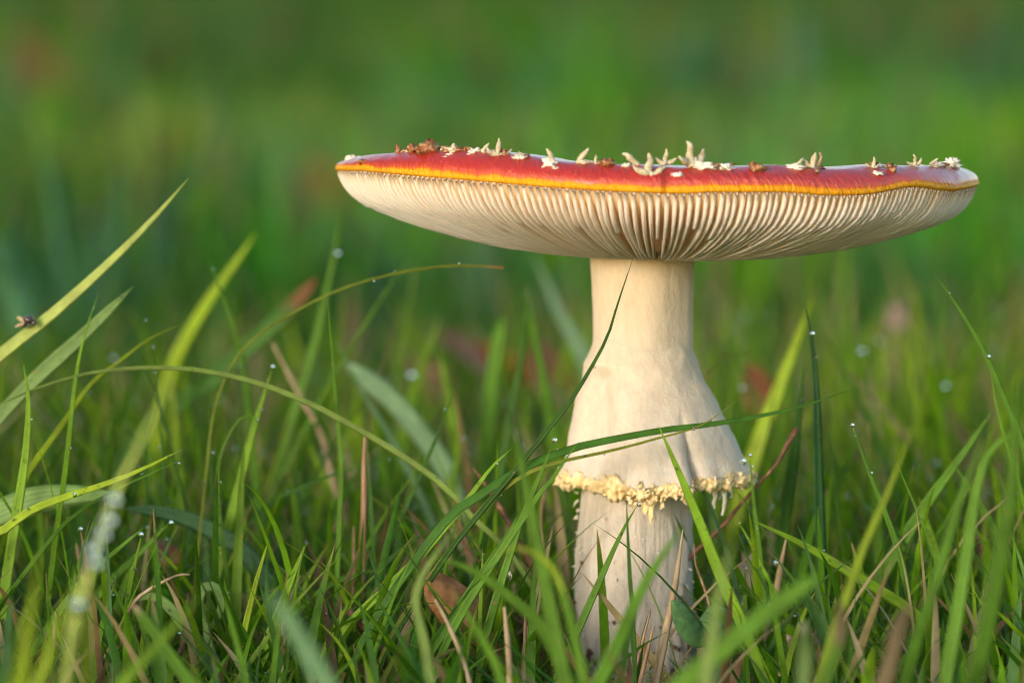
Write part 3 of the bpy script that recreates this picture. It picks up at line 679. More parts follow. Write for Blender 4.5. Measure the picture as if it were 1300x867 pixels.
def blade(label, pts, w, Y, col, Yt=None, psi=None, tip=None, blunt=False, fold=.28, name='meadow_grass', prof=None, cat='grass blade', bend=0):
    g = random.Random(label)
    if Y <= -.08 and Y > -.24: Y = Y*1.7
    Yt = Y if Yt is None else Yt; n = len(pts)
    W3 = [at(px, py, Y+(Yt-Y)*(i/(n-1))) for i, (px, py) in enumerate(pts)]
    pt = catmull(extend(W3), 30); K = len(pt)
    psi = g.uniform(-.5, .5) if psi is None else psi; tw = g.uniform(-.5, .5)
    c0 = np.array(GC[col] if isinstance(col, str) else col)*g.uniform(1.2, 1.6)*np.array([1,1,.8])
    V, U, C = [], [], []
    wm = w*pxm(Y)/2/max(.5, math.cos(psi))
    for i, p in enumerate(pt):
        t = i/(K-1)
        tg = (pt[min(i+1, K-1)]-pt[max(i-1, 0)]).normalized()
        view = (CAM-p).normalized(); wd = tg.cross(view)
        if wd.length < .05: wd = tg.cross(Vector((0,0,1)))
        wd.normalize(); nr = wd.cross(tg).normalized()
        if nr.dot(view) < 0: nr = -nr
        q = psi+tw*(t-.5); wd2 = wd*math.cos(q)+nr*math.sin(q); nr2 = nr*math.cos(q)-wd*math.sin(q)
        if prof: f = float(np.interp(t, *prof))
        elif blunt: f = min(1, .6+1.2*t)*(1 if t < .86 else 1-.75*((t-.86)/.14)**2)
        else: f = min(1, .6+1.1*t)*(1-t**3.2)**.85
        f = max(f, .03); ww = wm*f*(1+.06*nz((t*6, psi*9, 0), 1, 2)); th = min(.00016, ww*.5)
        ring = [(-1,0),(-.5,.55),(0,1),(.5,.55),(1,0),(.5,.55),(0,1),(-.5,.55)]
        for k, (u, fo) in enumerate(ring):
            V.append(p+wd2*ww*u-nr2*(ww*fold*fo)-(nr2*th if k > 4 else nr2*0)); U.append(u)
            cc = c0
            if tip is not None:
                m_ = smooth(tip[1], min(1, tip[1]+.06), t); cc = c0*(1-m_)+np.array(tip[0])*m_
            C.append(cc)
    o = mesh_obj(name, V, grid_faces(K, 8)+[tuple(range(8))[::-1], tuple(range((K-1)*8, K*8))], M['grass'], attrs={'u': U}, cols=np.array(C))
    base = Vector(pt[0]); o.data.transform(Matrix.Translation(-base)); o.location = base
    tag(o, label, cat, 'single grass blades that stand out from the lawn')
    if abs(Y) < .07: HERO.append([Vector(V[i*8+k]) for i in range(6, K-1) for k in (1, 2, 3)])
    return o
TAN = (.50,.33,.16); BRN = (.22,.10,.04); WHT = (.55,.52,.42)
B = blade
# left of the mushroom
B('broad pale blade slanting up from the left edge, carrying the small fly', [(-70,520),(0,451),(60,404),(120,351),(170,303),(205,266),(239,227)], 21, .0, 'pale', psi=.15, fold=.1)
B('broad striped green blade just under the pale blade with the fly', [(-40,585),(0,528),(50,476),(90,440),(130,402),(170,363)], 20, .005, 'sage', psi=.2, prof=([0,.3,.6,.8,.93,1],[.3,.5,.9,1,.6,.03]))
B('slim bright upright blade crossing the striped blade at far left', [(56,820),(70,690),(84,590),(95,490),(106,430),(125,372)], 8, -.01, 'bright')
B('thin dark blade leaning left with its tip right of the slim bright one', [(215,560),(200,510),(183,462),(168,420),(157,388)], 5, .03, 'dark')
B('hair-thin blade with its tip beside the thin dark leaning one', [(205,560),(201,500),(195,450),(180,392)], 4, .03, 'dark')
B('yellow green blade curving to the right above the long arching blade', [(20,640),(36,600),(75,545),(115,488),(150,460),(190,430),(232,411)], 9, .01, 'lime')
B('long pale arching blade sweeping from left edge down to centre', [(700,790),(650,705),(605,662),(560,614),(500,572),(430,531),(370,502),(300,479),(220,467),(130,471),(60,488),(0,513),(-50,535)], 8.5, -.01, 'soft', psi=.5, fold=.15)
B('wide out-of-focus yellow green blade standing behind the arching blade', [(200,560),(221,463),(260,390),(300,332),(326,294)], 22, .16, 'lime')
B('straight green blade leaning left, its tip over the wide blurred yellow blade', [(320,560),(309,467),(298,420),(283,376),(264,328)], 11, .06, 'mid')
B('broad dark blurred blade with a brown tip below the cap left rim', [(190,545),(260,490),(330,428),(370,390),(402,354)], 24, .17, 'dark', tip=(BRN, .88), blunt=True)
B('thin olive arch ending in a frayed tip under the cap left part', [(262,600),(272,520),(297,458),(330,424),(359,405),(416,374),(474,354),(532,342),(583,337),(640,340)], 4.5, .0, (.10,.14,.02), blunt=True, tip=(TAN,.955), prof=([0,.3,.8,1],[1,1,.9,.7]))
B('tall blurred blade with a dew bead, tip left of the cap underside', [(360,570),(385,485),(402,425),(413,375),(424,325),(432,265)], 14, .13, 'mid')
B('slender straight blade leaning right below the cap left underside', [(410,500),(440,450),(466,408),(500,355),(534,311)], 6, .10, 'mid')
B('thin upright blade crossing the right half of the long arching blade', [(428,740),(431,660),(433,590),(425,490),(420,430),(416,378)], 7, .0, 'mid')
B('wide blue-grey leaf arching down to the right behind the arching blade', [(600,690),(582,635),(560,585),(530,545),(495,505),(440,462)], 27, .12, 'steel', psi=.1, blunt=True)
B('second narrower blue-green leaf under the wide blue-grey leaf', [(560,690),(525,610),(490,545),(462,500),(425,430)], 10, .10, 'blue')
B('dark upright blade with a pointed tip left of the stem ring', [(486,715),(510,655),(535,601),(556,550),(576,497)], 8, .01, 'dark')
B('tall dark green blade leaning right of the rust leaf behind the stem', [(622,680),(635,600),(650,520),(662,450),(668,365)], 14, .07, 'dark', tip=(WHT,.98))
B('tall bright blurred blade directly left of the upper stem', [(715,640),(703,560),(690,480),(678,420),(668,362)], 17, .12, 'mid')
B('blurred blunt blade standing in front of the rust coloured leaf', [(618,560),(624,500),(630,450),(638,402)], 20, .17, 'mid', blunt=True)
B('blurred bright blade left of the rust coloured leaf', [(512,560),(525,500),(540,455),(560,400)], 18, .2, 'bright')
B('blurred lime blade leaning left behind the dark pointed blade', [(585,600),(575,540),(565,480),(556,438)], 18, .16, 'bright')
B('blue-grey blurred leaf touching the left side of the stem', [(760,500),(735,440),(712,400),(690,350),(678,325)], 22, .3, 'steel')
# crossing the mushroom
B('long dark blade crossing in front of the ring from left to right', [(560,668),(610,628),(660,596),(700,579),(738,566),(836,547),(900,539),(960,529),(1020,515),(1079,495)], 12, -.045, 'dark', Yt=-.03, psi=.3)
B('narrow blade lying along the long blade that crosses the ring', [(600,660),(640,620),(690,592),(780,571),(836,556),(890,540),(939,506)], 6, -.043, 'olive')
B('thin curved blade rising across the upper stem to the gills', [(560,715),(610,650),(664,585),(719,516),(742,481),(770,430),(785,383),(804,327)], 8, -.045, 'dark', Yt=-.04)
B('bright blade arching to a hooked tip left of the ring', [(440,795),(490,747),(531,708),(570,664),(600,625),(625,592),(651,568)], 12, -.03, 'bright')
B('broad green blade with white tip in front of the ring left end', [(720,880),(700,780),(682,690),(668,620),(653,545)], 22, -.09, 'mid', tip=(WHT,.97))
B('short green blade with a pale bead tip at the ring left end', [(655,680),(670,640),(685,605),(703,560)], 12, -.06, 'mid')
B('small green blade tip touching the crumbling ring at its left', [(676,640),(700,610),(720,580),(735,560)], 12, -.07, 'mid')
B('green blade slanting over the right of the lower stem', [(965,850),(943,794),(915,732),(887,660),(864,604),(836,540)], 17, -.06, 'bright')
B('blade leaning right across the lower stem with a dew tip', [(715,850),(727,815),(746,772),(777,702),(795,665),(810,640)], 11, -.05, 'mid')
B('broad blurred blade leaning right at the foot of the stem', [(745,900),(760,867),(779,829),(809,760),(832,719),(868,667)], 21, -.09, 'mid')
B('narrow upright dark blade in front of the lower stem', [(806,860),(803,780),(799,720),(795,630)], 7, -.07, 'dark')
B('pointed upright blade beside the broad blurred one at the stem', [(790,850),(808,770),(818,735),(826,705)], 11, -.08, 'dark')
B('wide blurred blade rising to the right below the clover leaf', [(860,875),(905,835),(943,803),(985,770),(1040,730)], 26, -.13, 'mid', blunt=True)
B('pale blurred blade in front of the clover leaf', [(895,870),(905,800),(918,730),(935,680)], 20, -.14, 'soft')
# right of the mushroom
B('dark blue-green upright blade with a dew drop near its tip', [(1044,800),(1043,720),(1040,620),(1036,490),(1030,430),(1022,386)], 14, .0, 'deep', fold=.4)
B('dark green blade leaning left of the blue-green upright blade', [(985,740),(993,680),(1005,600),(1014,530),(1022,462)], 18, .02, 'dark')
B('wide bright blurred blade behind the blue-green upright blade', [(950,600),(978,520),(1000,463),(1020,410),(1035,368)], 24, .11, 'lime', tip=(TAN,.97))
B('slender blade bending left at the upper right edge', [(1310,640),(1300,570),(1281,520),(1252,452),(1227,407),(1202,369),(1180,341)], 9, -.01, 'mid')
B('thin blade joined to the slender bending blade at right edge', [(1300,640),(1280,570),(1266,520),(1256,456)], 6, -.01, 'mid')
B('straight green blade leaning left with a droplet at its tip, right side', [(1158,790),(1153,752),(1142,703),(1124,650),(1102,596),(1082,540)], 10, -.02, 'mid', tip=(WHT,.985))
B('broad dewy blade slanting up right behind the straight droplet blade', [(1070,815),(1084,784),(1128,717),(1173,645),(1218,583),(1262,518)], 19, .01, 'mid')
B('green blade leaning left with a brown tip near the right edge', [(1310,770),(1291,730),(1271,685),(1240,632),(1204,580)], 13, .0, 'mid', tip=(BRN,.975))
B('broad upright dewy blade right of the slanting dewy blade', [(1226,830),(1218,792),(1200,739),(1187,694),(1166,630)], 16, .0, 'bright')
B('long blade sinking to the right from the stem to the lower right corner', [(1240,850),(1218,828),(1151,772),(1084,730),(1017,690),(955,660)], 16, -.03, 'bright', psi=.5)
B('yellowish blurred blade leaning right of the blue-green upright blade', [(1060,800),(1075,757),(1097,694),(1128,623),(1160,538)], 13, -.09, 'lime')
B('blurred green blade slanting right in front of the dewy blades', [(1150,870),(1168,800),(1191,730),(1218,636),(1251,551)], 17, -.1, 'mid')
B('broad blurred dark blade rising along the right edge', [(1235,880),(1253,800),(1267,725),(1285,614),(1290,470)], 25, -.11, 'mid')
B('arching blurred blade at the right edge under the broad dark one', [(1200,870),(1225,720),(1245,600),(1270,560),(1310,540)], 20, -.08, 'mid')
B('dewy yellow green blade behind the straight droplet blade', [(1040,720),(1053,645),(1066,610),(1080,580),(1094,546)], 17, .05, 'mid')
B('short thin bright blade standing at the lower right', [(1138,800),(1139,770),(1140,715)], 6, -.01, 'bright')
B('thin blade with a dew bead beside the dark twig', [(960,700),(970,760),(963,690),(957,640),(952,580)][1:], 8, -.01, 'mid')
B('thin curved blade below the twig and right of the stem', [(1000,800),(985,755),(965,715),(948,680),(934,658)], 7, -.02, 'bright')
B('upright slim blade right of the clover leaf', [(945,820),(946,780),(945,712)], 8, -.01, 'mid')
B('wide blurred leaning blade with a tan end, low right', [(1040,880),(1060,830),(1068,790),(1064,760)], 16, -.12, 'mid', tip=((.22,.17,.10),.8), blunt=True)
B('broad withered tan tipped blade standing low at right', [(1110,900),(1128,850),(1140,800),(1155,765)], 20, -.13, 'olive', tip=((.22,.17,.10),.55), blunt=True)
B('blurred vertical blade with pale tip above the lower right twig', [(1020,880),(1022,830),(1020,790)], 20, -.12, 'sage', blunt=True, tip=(WHT,.94))
# lower left
B('bright upright blade near the left edge below the fly blade', [(4,780),(9,730),(20,660),(32,580),(36,510),(30,463)], 16, -.02, 'bright')
B('pale yellow green blade slanting over the hairy pale leaf', [(-30,690),(0,676),(45,645),(134,614),(179,596),(230,571)], 13, -.03, 'lime')
B('thin blade slanting just below the pale yellow green one', [(60,690),(100,650),(150,620),(192,601),(241,578)], 6, -.02, 'mid')
B('broad hairy pale leaf lying at the left edge, dotted with dew', [(-30,668),(2,650),(45,634),(90,628),(150,628)], 38, .0, 'sage', name='grass_leaf', psi=.2, fold=.12, prof=([0,.3,.5,.75,.92,1],[.2,.5,1,1,.6,.05]), cat='leaf')
B('dark blue-green dewy leaf lying right of the hairy pale leaf', [(310,700),(290,687),(245,662),(200,650),(157,645)], 25, .01, (.05,.125,.075), name='grass_leaf', psi=.3, fold=.12, prof=([0,.3,.5,.75,.92,1],[.5,.8,1,.9,.6,.05]), cat='leaf')
B('blurred pale near blade with glowing round highlights at left', [(72,900),(85,850),(98,770),(116,716),(138,645),(170,578),(212,490)], 14, -.25, 'pale', fold=.3, psi=.1)
B('second blurred lime blade low in the left corner', [(12,920),(25,867),(38,790),(50,700)], 22, -.15, 'lime')
B('blurred lime vertical blade right of the glowing near blade', [(105,900),(110,850),(112,790),(118,740)], 15, -.14, 'lime')
B('blurred yellow green blade leaning right at the bottom left', [(30,900),(55,850),(70,800),(98,740)], 18, -.15, 'lime')
B('hooked thin dark blade curling over at its top', [(303,820),(291,745),(280,665),(277,595),(287,560),(303,533),(318,526),(328,536),(327,548)], 6, .0, 'mid', prof=([0,.7,1],[1,.9,.35]))
B('bright straight blade left of the thin upright blade, leaning right', [(275,730),(287,681),(304,614),(321,547),(334,505),(346,467)], 14, .02, 'bright')
B('short blade with a hanging dew drop at its tip, lower left', [(158,800),(163,757),(170,721),(181,674)], 9, -.03, 'bright')
B('green blade leaning right beside the one with the hanging drop', [(120,760),(143,734),(179,699),(214,665)], 14, -.02, 'mid')
B('short blade touching the drop blade from the left', [(110,730),(140,705),(160,688),(183,669)], 11, -.025, 'mid')
B('broad grey-green blade arching over to the lower left', [(310,900),(286,862),(250,815),(223,779),(195,757),(158,766)], 21, -.03, 'sage', psi=.2)
B('grey-green blade curled into a loop at lower left', [(285,880),(268,830),(258,790),(252,765),(257,748),(268,743),(280,752),(280,775),(265,800)], 13, -.02, 'sage', psi=.3, prof=([0,.8,1],[1.2,.9,.4]))
B('narrow yellow blade leaning right of the loop', [(302,880),(308,815),(320,760),(332,715),(342,683)], 10, -.03, 'lime')
B('short yellow blade standing right of the loop', [(287,860),(289,820),(293,785),(290,752)], 9, -.02, 'lime')
B('broad green blade leaning right, lower left of the reed', [(328,860),(340,815),(357,770),(374,726),(389,689)], 15, -.03, 'bright')
B('blurred blue-green near blade falling to the bottom centre', [(430,900),(405,850),(375,800),(345,755)], 24, -.16, 'blue', blunt=True)
B('blurred bright blade crossing at the bottom left', [(130,900),(156,867),(196,823),(225,790),(255,752)], 19, -.13, 'bright')
B('blurred blade with a pinkish broken tip at the bottom left', [(250,880),(215,830),(195,800),(170,768)], 17, -.08, 'mid', tip=((.50,.34,.24),.94), blunt=True)
B('green blade bowing left with a dry tip beside the reed', [(370,800),(385,772),(410,748),(440,733),(487,721)], 10, -.01, 'mid', tip=(TAN,.95))
B('thin arched blade curving down right of the blue-green near blade', [(355,850),(365,810),(378,785),(395,778),(405,790),(410,815)], 6, -.02, 'mid')
B('folded pale blade bowing left at the bottom centre', [(548,880),(540,820),(528,768),(534,735),(556,700),(580,667)], 14, -.08, 'soft')
B('long straight blade leaning right over the brown curled leaf', [(530,860),(544,833),(598,748),(640,685),(664,644)], 13, -.06, 'mid')
B('broad blurred dark blade arching over the brown curled leaf', [(720,860),(690,800),(660,768),(616,734),(585,717),(553,708)], 20, -.08, 'mid', psi=.2)
B('yellow green broad blade bent to the left above the curled leaf', [(740,860),(722,780),(704,725),(680,703),(655,695),(627,704)], 14, -.10, 'mid', tip=((.26,.36,.03),.7))
B('blurred green blade falling right over the brown curled leaf', [(640,880),(628,840),(600,790),(575,750)], 15, -.09, 'mid')
B('slim upright green blade in front of the brown curled leaf', [(607,880),(609,800),(613,694)], 7, -.05, 'bright')
B('dark blade leaning right between the reed and the stem', [(455,760),(490,715),(520,690),(560,662)], 9, .0, 'dark')
B('narrow dark blade rising left of the reed', [(270,640),(268,590),(268,500)], 6, .02, 'dark')
B('horizontal thin blade passing behind the reed', [(330,650),(380,620),(430,600),(480,585),(508,578)], 6, .03, 'dark')

# ------------------------------------------------------------------ dead stalks, reeds, twigs
def stalk(name, label, pts, w, Y, mat, cat, rad=None, Yt=None, ground=True, rough=.08):
    Yt = Y if Yt is None else Yt; n = len(pts)
    W3 = [at(px, py, Y+(Yt-Y)*i/(n-1)) for i, (px, py) in enumerate(pts)]
    if ground: W3 = extend(W3)
    r = w*pxm(Y)/2
    V, F = tube(W3, [r*k for k in (rad or (1,1,.95,.85,.4))], 9, max(14, len(W3)*4), rough)
    b = Vector(W3[0]); o = mesh_obj(name, [Vector(v)-b for v in V], F, M[mat]); o.location = b
    return tag(o, label, cat)
stalk('dry_reed', 'red-brown hollow dry reed standing upright left of the mushroom', [(458,780),(459,720),(462,640),(462,590),(463,549)], 10, .0, 'reed', 'reed', (1.1,1,1,.95,.9,.75,.25))
stalk('dry_reed', 'small dark stub with a tan tip left of the tall reed', [(448,775),(449,720),(449,668)], 5, .01, 'reed', 'reed')
stalk('dry_reed', 'tan split reed leaning against the right of the stem', [(830,880),(844,808),(858,737),(867,672)], 11, -.045, 'straw', 'reed', (1,1.1,1,.7,.15))
stalk('dry_reed', 'thin brown stub in front of the stem foot', [(800,880),(807,848),(818,805),(826,774)], 5, -.05, 'reed', 'reed')
stalk('dry_reed', 'thicker brown stub beside the thin one at the stem foot', [(808,890),(814,860),(822,825),(830,795)], 7, -.05, 'reed', 'reed')
stalk('dry_reed', 'striped tan stalk standing right of the clover', [(972,800),(978,775),(986,748),(992,715),(998,684)], 10, -.01, 'straw', 'reed', (1,1,1,.9,.2))
stalk('dry_reed', 'cut straw coloured stalk at the bottom right of the clover', [(985,870),(992,845),(998,822),(1003,806)], 13, -.03, 'straw', 'reed', (1,1,1,1,.9))
stalk('dry_reed', 'slanting grey-brown broken stalk at the bottom centre', [(500,850),(478,815),(458,792),(443,774)], 12, -.02, 'twig', 'reed', (1,1,1,1,.9))
stalk('dry_reed', 'blurred pale stick leaning left behind the thin upright blade', [(420,600),(405,545),(385,510),(346,436)], 8, .1, 'straw', 'reed')
stalk('twig', 'dark bent twig rising right of the ring with a knobbly end', [(872,712),(900,685),(922,662),(954,624),(985,590),(1000,563),(1012,544)], 6, -.005, 'twig', 'twig', (.9,1.1,.9,.85,1,.7,.7,1.3))
stalk('twig', 'brown knobbly twig left of the ring pointing up left', [(690,745),(668,705),(648,668),(638,650),(620,620),(601,594)], 7, .0, 'twig', 'twig', (1,.9,.9,1.5,.9,1.1,.4))
stalk('twig', 'thin crooked brown twig beside the knobbly one', [(616,720),(596,700),(580,668),(576,650),(574,625)], 4, .0, 'twig', 'twig')
stalk('twig', 'small brown twig right of the upper ring', [(905,466),(920,457),(935,450),(953,447)], 3, .05, 'twig', 'twig', (.6,1,1,.3), ground=True)
stalk('twig', 'thin reddish twig hanging over the clover', [(897,755),(888,730),(883,715),(881,690)], 4, -.02, 'reed', 'twig')
stalk('straw', 'bent tan straw arching at the lower left', [(150,800),(170,765),(178,756),(200,742),(225,730),(241,729)], 5, -.03, 'straw', 'straw', (1,1,1,1,.9,.4))
stalk('straw', 'thin red-brown straw rising left of the ring end', [(690,700),(686,660),(692,615)], 5, .02, 'reed', 'straw')
stalk('straw', 'blurred tan straw crossing the brown curled leaf', [(600,880),(585,830),(568,790),(552,760)], 7, -.09, 'straw', 'straw')
stalk('straw', 'blurred brown straw right of the curled leaf', [(648,880),(645,820),(640,770)], 9, -.09, 'straw', 'straw')
stalk('straw', 'orange-brown straw upright left of the stem foot', [(668,870),(667,820),(667,765)], 6, -.04, 'reed', 'straw')
stalk('straw', 'brown withered stub low at far left among blades', [(108,760),(104,730),(100,705),(97,690)], 10, .01, 'reed', 'straw', (1,1,1.1,.8,.3))
stalk('straw', 'blurred tan stub at the bottom left corner', [(60,850),(68,810),(72,775)], 8, -.04, 'straw', 'straw')
stalk('straw', 'brown dead stalk behind the slanting dewy blade', [(1250,740),(1244,690),(1235,665),(1228,650)], 10, .06, 'twig', 'straw')

# ------------------------------------------------------------------ fallen leaves
def outline_leaf(name, label, outline, Y, slope, bulge, mat, cat, thick=.0004, rings=7):
    c = np.mean(np.array(outline, float), 0); pts = catmull([Vector((x, y, 0)) for x, y in outline+[outline[0]]], len(outline)*5+1)[:-1]
    m = len(pts); V = []
    for side in (0, 1):
        for i in range(rings+1):
            f = 1-i/rings*.97
            for k, p in enumerate(pts):
                x, y = c[0]+(p.x-c[0])*f, c[1]+(p.y-c[1])*f
                dY = slope[0]*(x-c[0])*S+slope[1]*(y-c[1])*S + bulge*(1-f*f) + .0006*nz((x*.03, y*.03, 0), 1, 4)+.0003*nz((x*.1, y*.1, 0), 1, 6)
                V.append(at(x, y, Y+dY+side*thick))
    nR = rings+1; F = grid_faces(nR, m)+[tuple(range(rings*m, rings*m+m))]
    F += [tuple(reversed(f)) for f in grid_faces(nR, m, off=nR*m)]+[tuple(range(nR*m+rings*m, nR*m+rings*m+m))[::-1]]
    for k in range(m): F.append((k, nR*m+k, nR*m+(k+1) % m, (k+1) % m))
    b = sum((Vector(v) for v in V), Vector())/len(V); o = mesh_obj(name, [Vector(v)-b for v in V], F, M[mat]); o.location = b
    return tag(o, label, cat, 'fallen leaves')
outline_leaf('fallen_leaf', 'brown curled dead leaf standing on edge left of the stem foot', [(543,729),(559,727),(582,738),(606,757),(612,775),(613,789),(624,800),(634,815),(635,836),(621,856),(595,833),(569,801),(549,775),(538,752)], -.04, (.9,-.3), -.003, 'brown_leaf', 'leaf')
outline_leaf('fallen_leaf', 'ragged yellow orange leaf scrap at the bottom left of the reed', [(296,858),(300,846),(312,842),(322,845),(330,858),(326,872),(305,875)], -.03, (.3,-.9), -.001, 'yellow_leaf', 'leaf')
def serrate(pts, amp):
    out = []
    for i in range(len(pts)):
        a, b = pts[i], pts[(i+1) % len(pts)]
        out.append(a); out.append(((a[0]+b[0])/2, (a[1]+b[1])/2+amp))
    return out
outline_leaf('fallen_leaf', 'yellow serrated birch leaf at the bottom edge', serrate([(380,860),(400,846),(414,842),(430,850),(446,848),(462,850),(476,856),(498,862),(520,868),(530,885),(480,900),(420,900),(385,885)], 4), -.04, (.2,-1.2), -.001, 'yellow_leaf', 'leaf')
def lying_leaf(label, px, py, Y, size, mat, yaw=0, pitch=.5, roll=0, ratio=.62, name='fallen_leaf', lobed=0):
    c = at(px, py, Y); V = []; m, nR = 44, 7
    Rm = Matrix.Rotation(yaw, 3, 'Z') @ Matrix.Rotation(pitch, 3, 'X') @ Matrix.Rotation(roll, 3, 'Y')
    for side in (0, 1):
        for i in range(nR+1):
            f = 1-i/nR*.98
            for k in range(m):
                a = 2*math.pi*k/m; y = -math.cos(a); x = math.sin(a)*ratio*(1-.25*y)
                s = 1+.05*(k % 2)+(lobed*math.cos(a*7) if lobed else 0); x *= s*f; y *= s*f
                z = .22*x*x+.12*y*y*math.sin(px)+.05*nz((x*2, y*2, px), 1, 3)
                V.append(c+Rm @ Vector((x*size/2, y*size/2, z*size/2+side*.0004)))
    F = grid_faces(nR+1, m)+[tuple(range(nR*m, nR*m+m))]; o_ = (nR+1)*m
    F += [tuple(reversed(f)) for f in grid_faces(nR+1, m, off=o_)]+[tuple(range(o_+nR*m, o_+nR*m+m))[::-1]]
    for k in range(m): F.append((k, o_+k, o_+(k+1) % m, (k+1) % m))
    o = mesh_obj(name, [Vector(v)-c for v in V], F, M[mat]); o.location = c
    return tag(o, label, 'leaf', 'fallen leaves')
lying_leaf('large blurred rust coloured leaf behind the grass left of the stem', 700, 480, .36, .026, 'rust_leaf', .4, .8, .3)
lying_leaf('darker blurred rust leaf left of the large rust leaf', 596, 450, .46, .024, 'rust_leaf', 1.4, .7, -.2)
lying_leaf('blurred rust leaf lying between the two other rust leaves', 648, 470, .42, .026, 'rust_leaf', 2.3, .6, .1)
lying_leaf('blurred brown leaf low under the large rust leaf', 715, 515, .30, .020, 'brown_leaf', 1.1, .6, .1)
lying_leaf('blurred brown leaf left of the dark pointed blade', 545, 480, .40, .018, 'brown_leaf', .5, .7, .1)
lying_leaf('small blurred orange leaf right of the ring', 962, 500, .28, .018, 'rust_leaf', .3, .9, .2)
lying_leaf('small blurred orange scrap right of the stem below the orange leaf', 990, 545, .3, .012, 'pink_leaf', 1.3, .9, .2)
lying_leaf('pinkish faded leaf behind the reed', 465, 600, .22, .022, 'pink_leaf', 1.2, .8, .1)
lying_leaf('blurred brown leaf in the far grass left of the cap', 402, 248, 1.5, .045, 'rust_leaf', .2, 1.0, .2)
lying_leaf('dark rust blurred leaf far off at the upper left', 45, 92, 3.2, .075, 'rust_leaf', .8, 1.0, 0)
lying_leaf('pale blurred leaf far behind at upper left', 185, 165, 2.6, .040, 'straw', .8, 1.0, 0)
lying_leaf('second pale blurred leaf below the pale one at left', 165, 250, 1.8, .034, 'straw', 1.8, 1.0, 0)
lying_leaf('pale blurred leaf far off at the upper right', 1095, 50, 4.6, .055, 'pink_leaf', .8, 1.1, 0)
lying_leaf('pale pinkish blurred leaf tip among the grass at right', 1137, 402, .5, .008, 'pink_leaf', .5, 1.2, 0)
lying_leaf('dark rust leaf lying low behind the dewy leaf at left', 205, 700, .05, .012, 'rust_leaf', .6, .4, 0)
lying_leaf('brown leaf scrap low behind the long sinking blade at right', 1117, 790, .02, .010, 'brown_leaf', .6, .9, 0)
lying_leaf('withered pale leaf scrap right of the clover', 952, 730, .01, .010, 'straw', .2, 1.0, .4, lobed=.2)
lying_leaf('small pale leaf scrap beside the withered one', 938, 762, -.005, .006, 'straw', 1.2, 1.0, .2, lobed=.15)
lying_leaf('orange scrap of leaf at the bottom right corner', 1232, 862, -.05, .007, 'yellow_leaf', 1.2, .9, .2)

# clover
clo = empty('clover', at(895, 868, -.03)); tag(clo, 'small three-leaved clover at the right foot of the stem', 'clover')
def leaflet(outline, Y, slope, bulge):
    o = outline_leaf('leaflet', None, outline, Y, slope, bulge, 'clover', None, .0003)
    if 'group' in o: del o['group']
    o.parent = clo; o.matrix_parent_inverse = Matrix.Translation(-clo.location); return o
leaflet([(851,762),(862,762),(876,772),(888,786),(895,803),(896,818),(886,822),(872,816),(861,803),(854,786)], -.045, (.4,.2), -.0015)
leaflet([(888,785),(900,770),(915,768),(928,778),(932,795),(925,808),(910,812),(896,806)], -.03, (-.3,-.8), -.001)
leaflet([(900,838),(912,836),(930,848),(942,866),(940,885),(920,890),(902,875)], -.045, (.2,-.9), -.001)
V, F = tube([at(896, 815, -.04), at(899, 840, -.038), at(897, 880, -.035)], [.0004,.0005,.0006], 8, 10); mesh_obj('stalk', V, F, M['clover'], clo)

# ------------------------------------------------------------------ scales and crumbs lying on the cap
def bract(label, px, py, q, size, rot, lean=0, lobes=(1,1,1), tilt=0.2):
    c = cap_pt(px, py, q); s = size*S; parts = []; gb = random.Random(label)
    R = Matrix.Rotation(rot, 3, 'Y') @ Matrix.Rotation(lean, 3, 'X') @ Matrix.Rotation(tilt, 3, 'Z')
    def L(pts, rad): parts.append(tube([c+R @ ((Vector(p)+Vector((gb.uniform(-.07,.07), gb.uniform(-.1,.1), gb.uniform(-.07,.07))))*s) for p in pts], [r*s*gb.uniform(.8,1.15) for r in rad], 9, 12, .22))
    L([(0,0,-.15),(0,-.02,.3),(.03,0,.7),(.02,.03,1.0)], [.16,.2,.17,.06]) if lobes[0] else None
    if lobes[1]: L([(0,0,.0),(-.3,-.05,.05),(-.62,-.05,.22),(-.8,0,.42)], [.18,.19,.14,.05])
    if lobes[2]: L([(0,0,.0),(.3,-.05,.02),(.6,-.05,.18),(.82,0,.40)], [.18,.19,.14,.05])
    V, F = merge(parts); o = mesh_obj('catkin_scale', [Vector(v)-c for v in V], F, M['bract']); o.location = c
    tag(o, label, 'catkin scale', 'birch catkin scales fallen on the cap')
bract('pale star-shaped scale on the left part of the cap', 632, 197, .945, 19, .1, 0, tilt=.3)
bract('thin curled scale beside the white wart left of centre', 702, 206, .95, 17, -.45, .1, (1,0,0))
bract('greenish flat scale leaning right, left of the cap middle', 736, 204, .935, 19, .6, .2, (1,0,1))
bract('tiny upright tan scale left of the large middle star', 756, 207, .935, 9, 0, 0, (1,0,0))
bract('large three-pronged scale at the middle of the cap front', 824, 221, .97, 25, .0, -.2, tilt=.1)
bract('scale leaning left behind the large middle star', 808, 208, .935, 20, -.9, .1, (1,0,0))
bract('brownish scale standing right behind the large middle star', 845, 207, .935, 16, .05, 0, (1,1,1))
bract('tallest upright tan scale right of the cap middle', 878, 206, .935, 27, -.15, 0, (1,1,1), .8)
bract('branched pale scale at the right third of the cap', 1032, 211, .94, 17, .1, .1, (1,1,0))
bract('low yellowish scale left of the branched pale one', 1010, 211, .94, 13, .7, 0, (1,0,1))
bract('low flat scale on the right of the cap', 1108, 212, .94, 12, .1, .2, (1,1,1), .4)
bract('yellow green scale beside the right end wart', 1162, 209, .94, 13, -.2, .2, (1,1,1), .4)
bract('pale flat scale just left of the right end wart', 1182, 208, .94, 11, .9, .2, (1,0,1), .2)
bract('yellow scale by the brown heap at the cap left', 612, 191, .94, 12, .8, .1, (1,0,1))
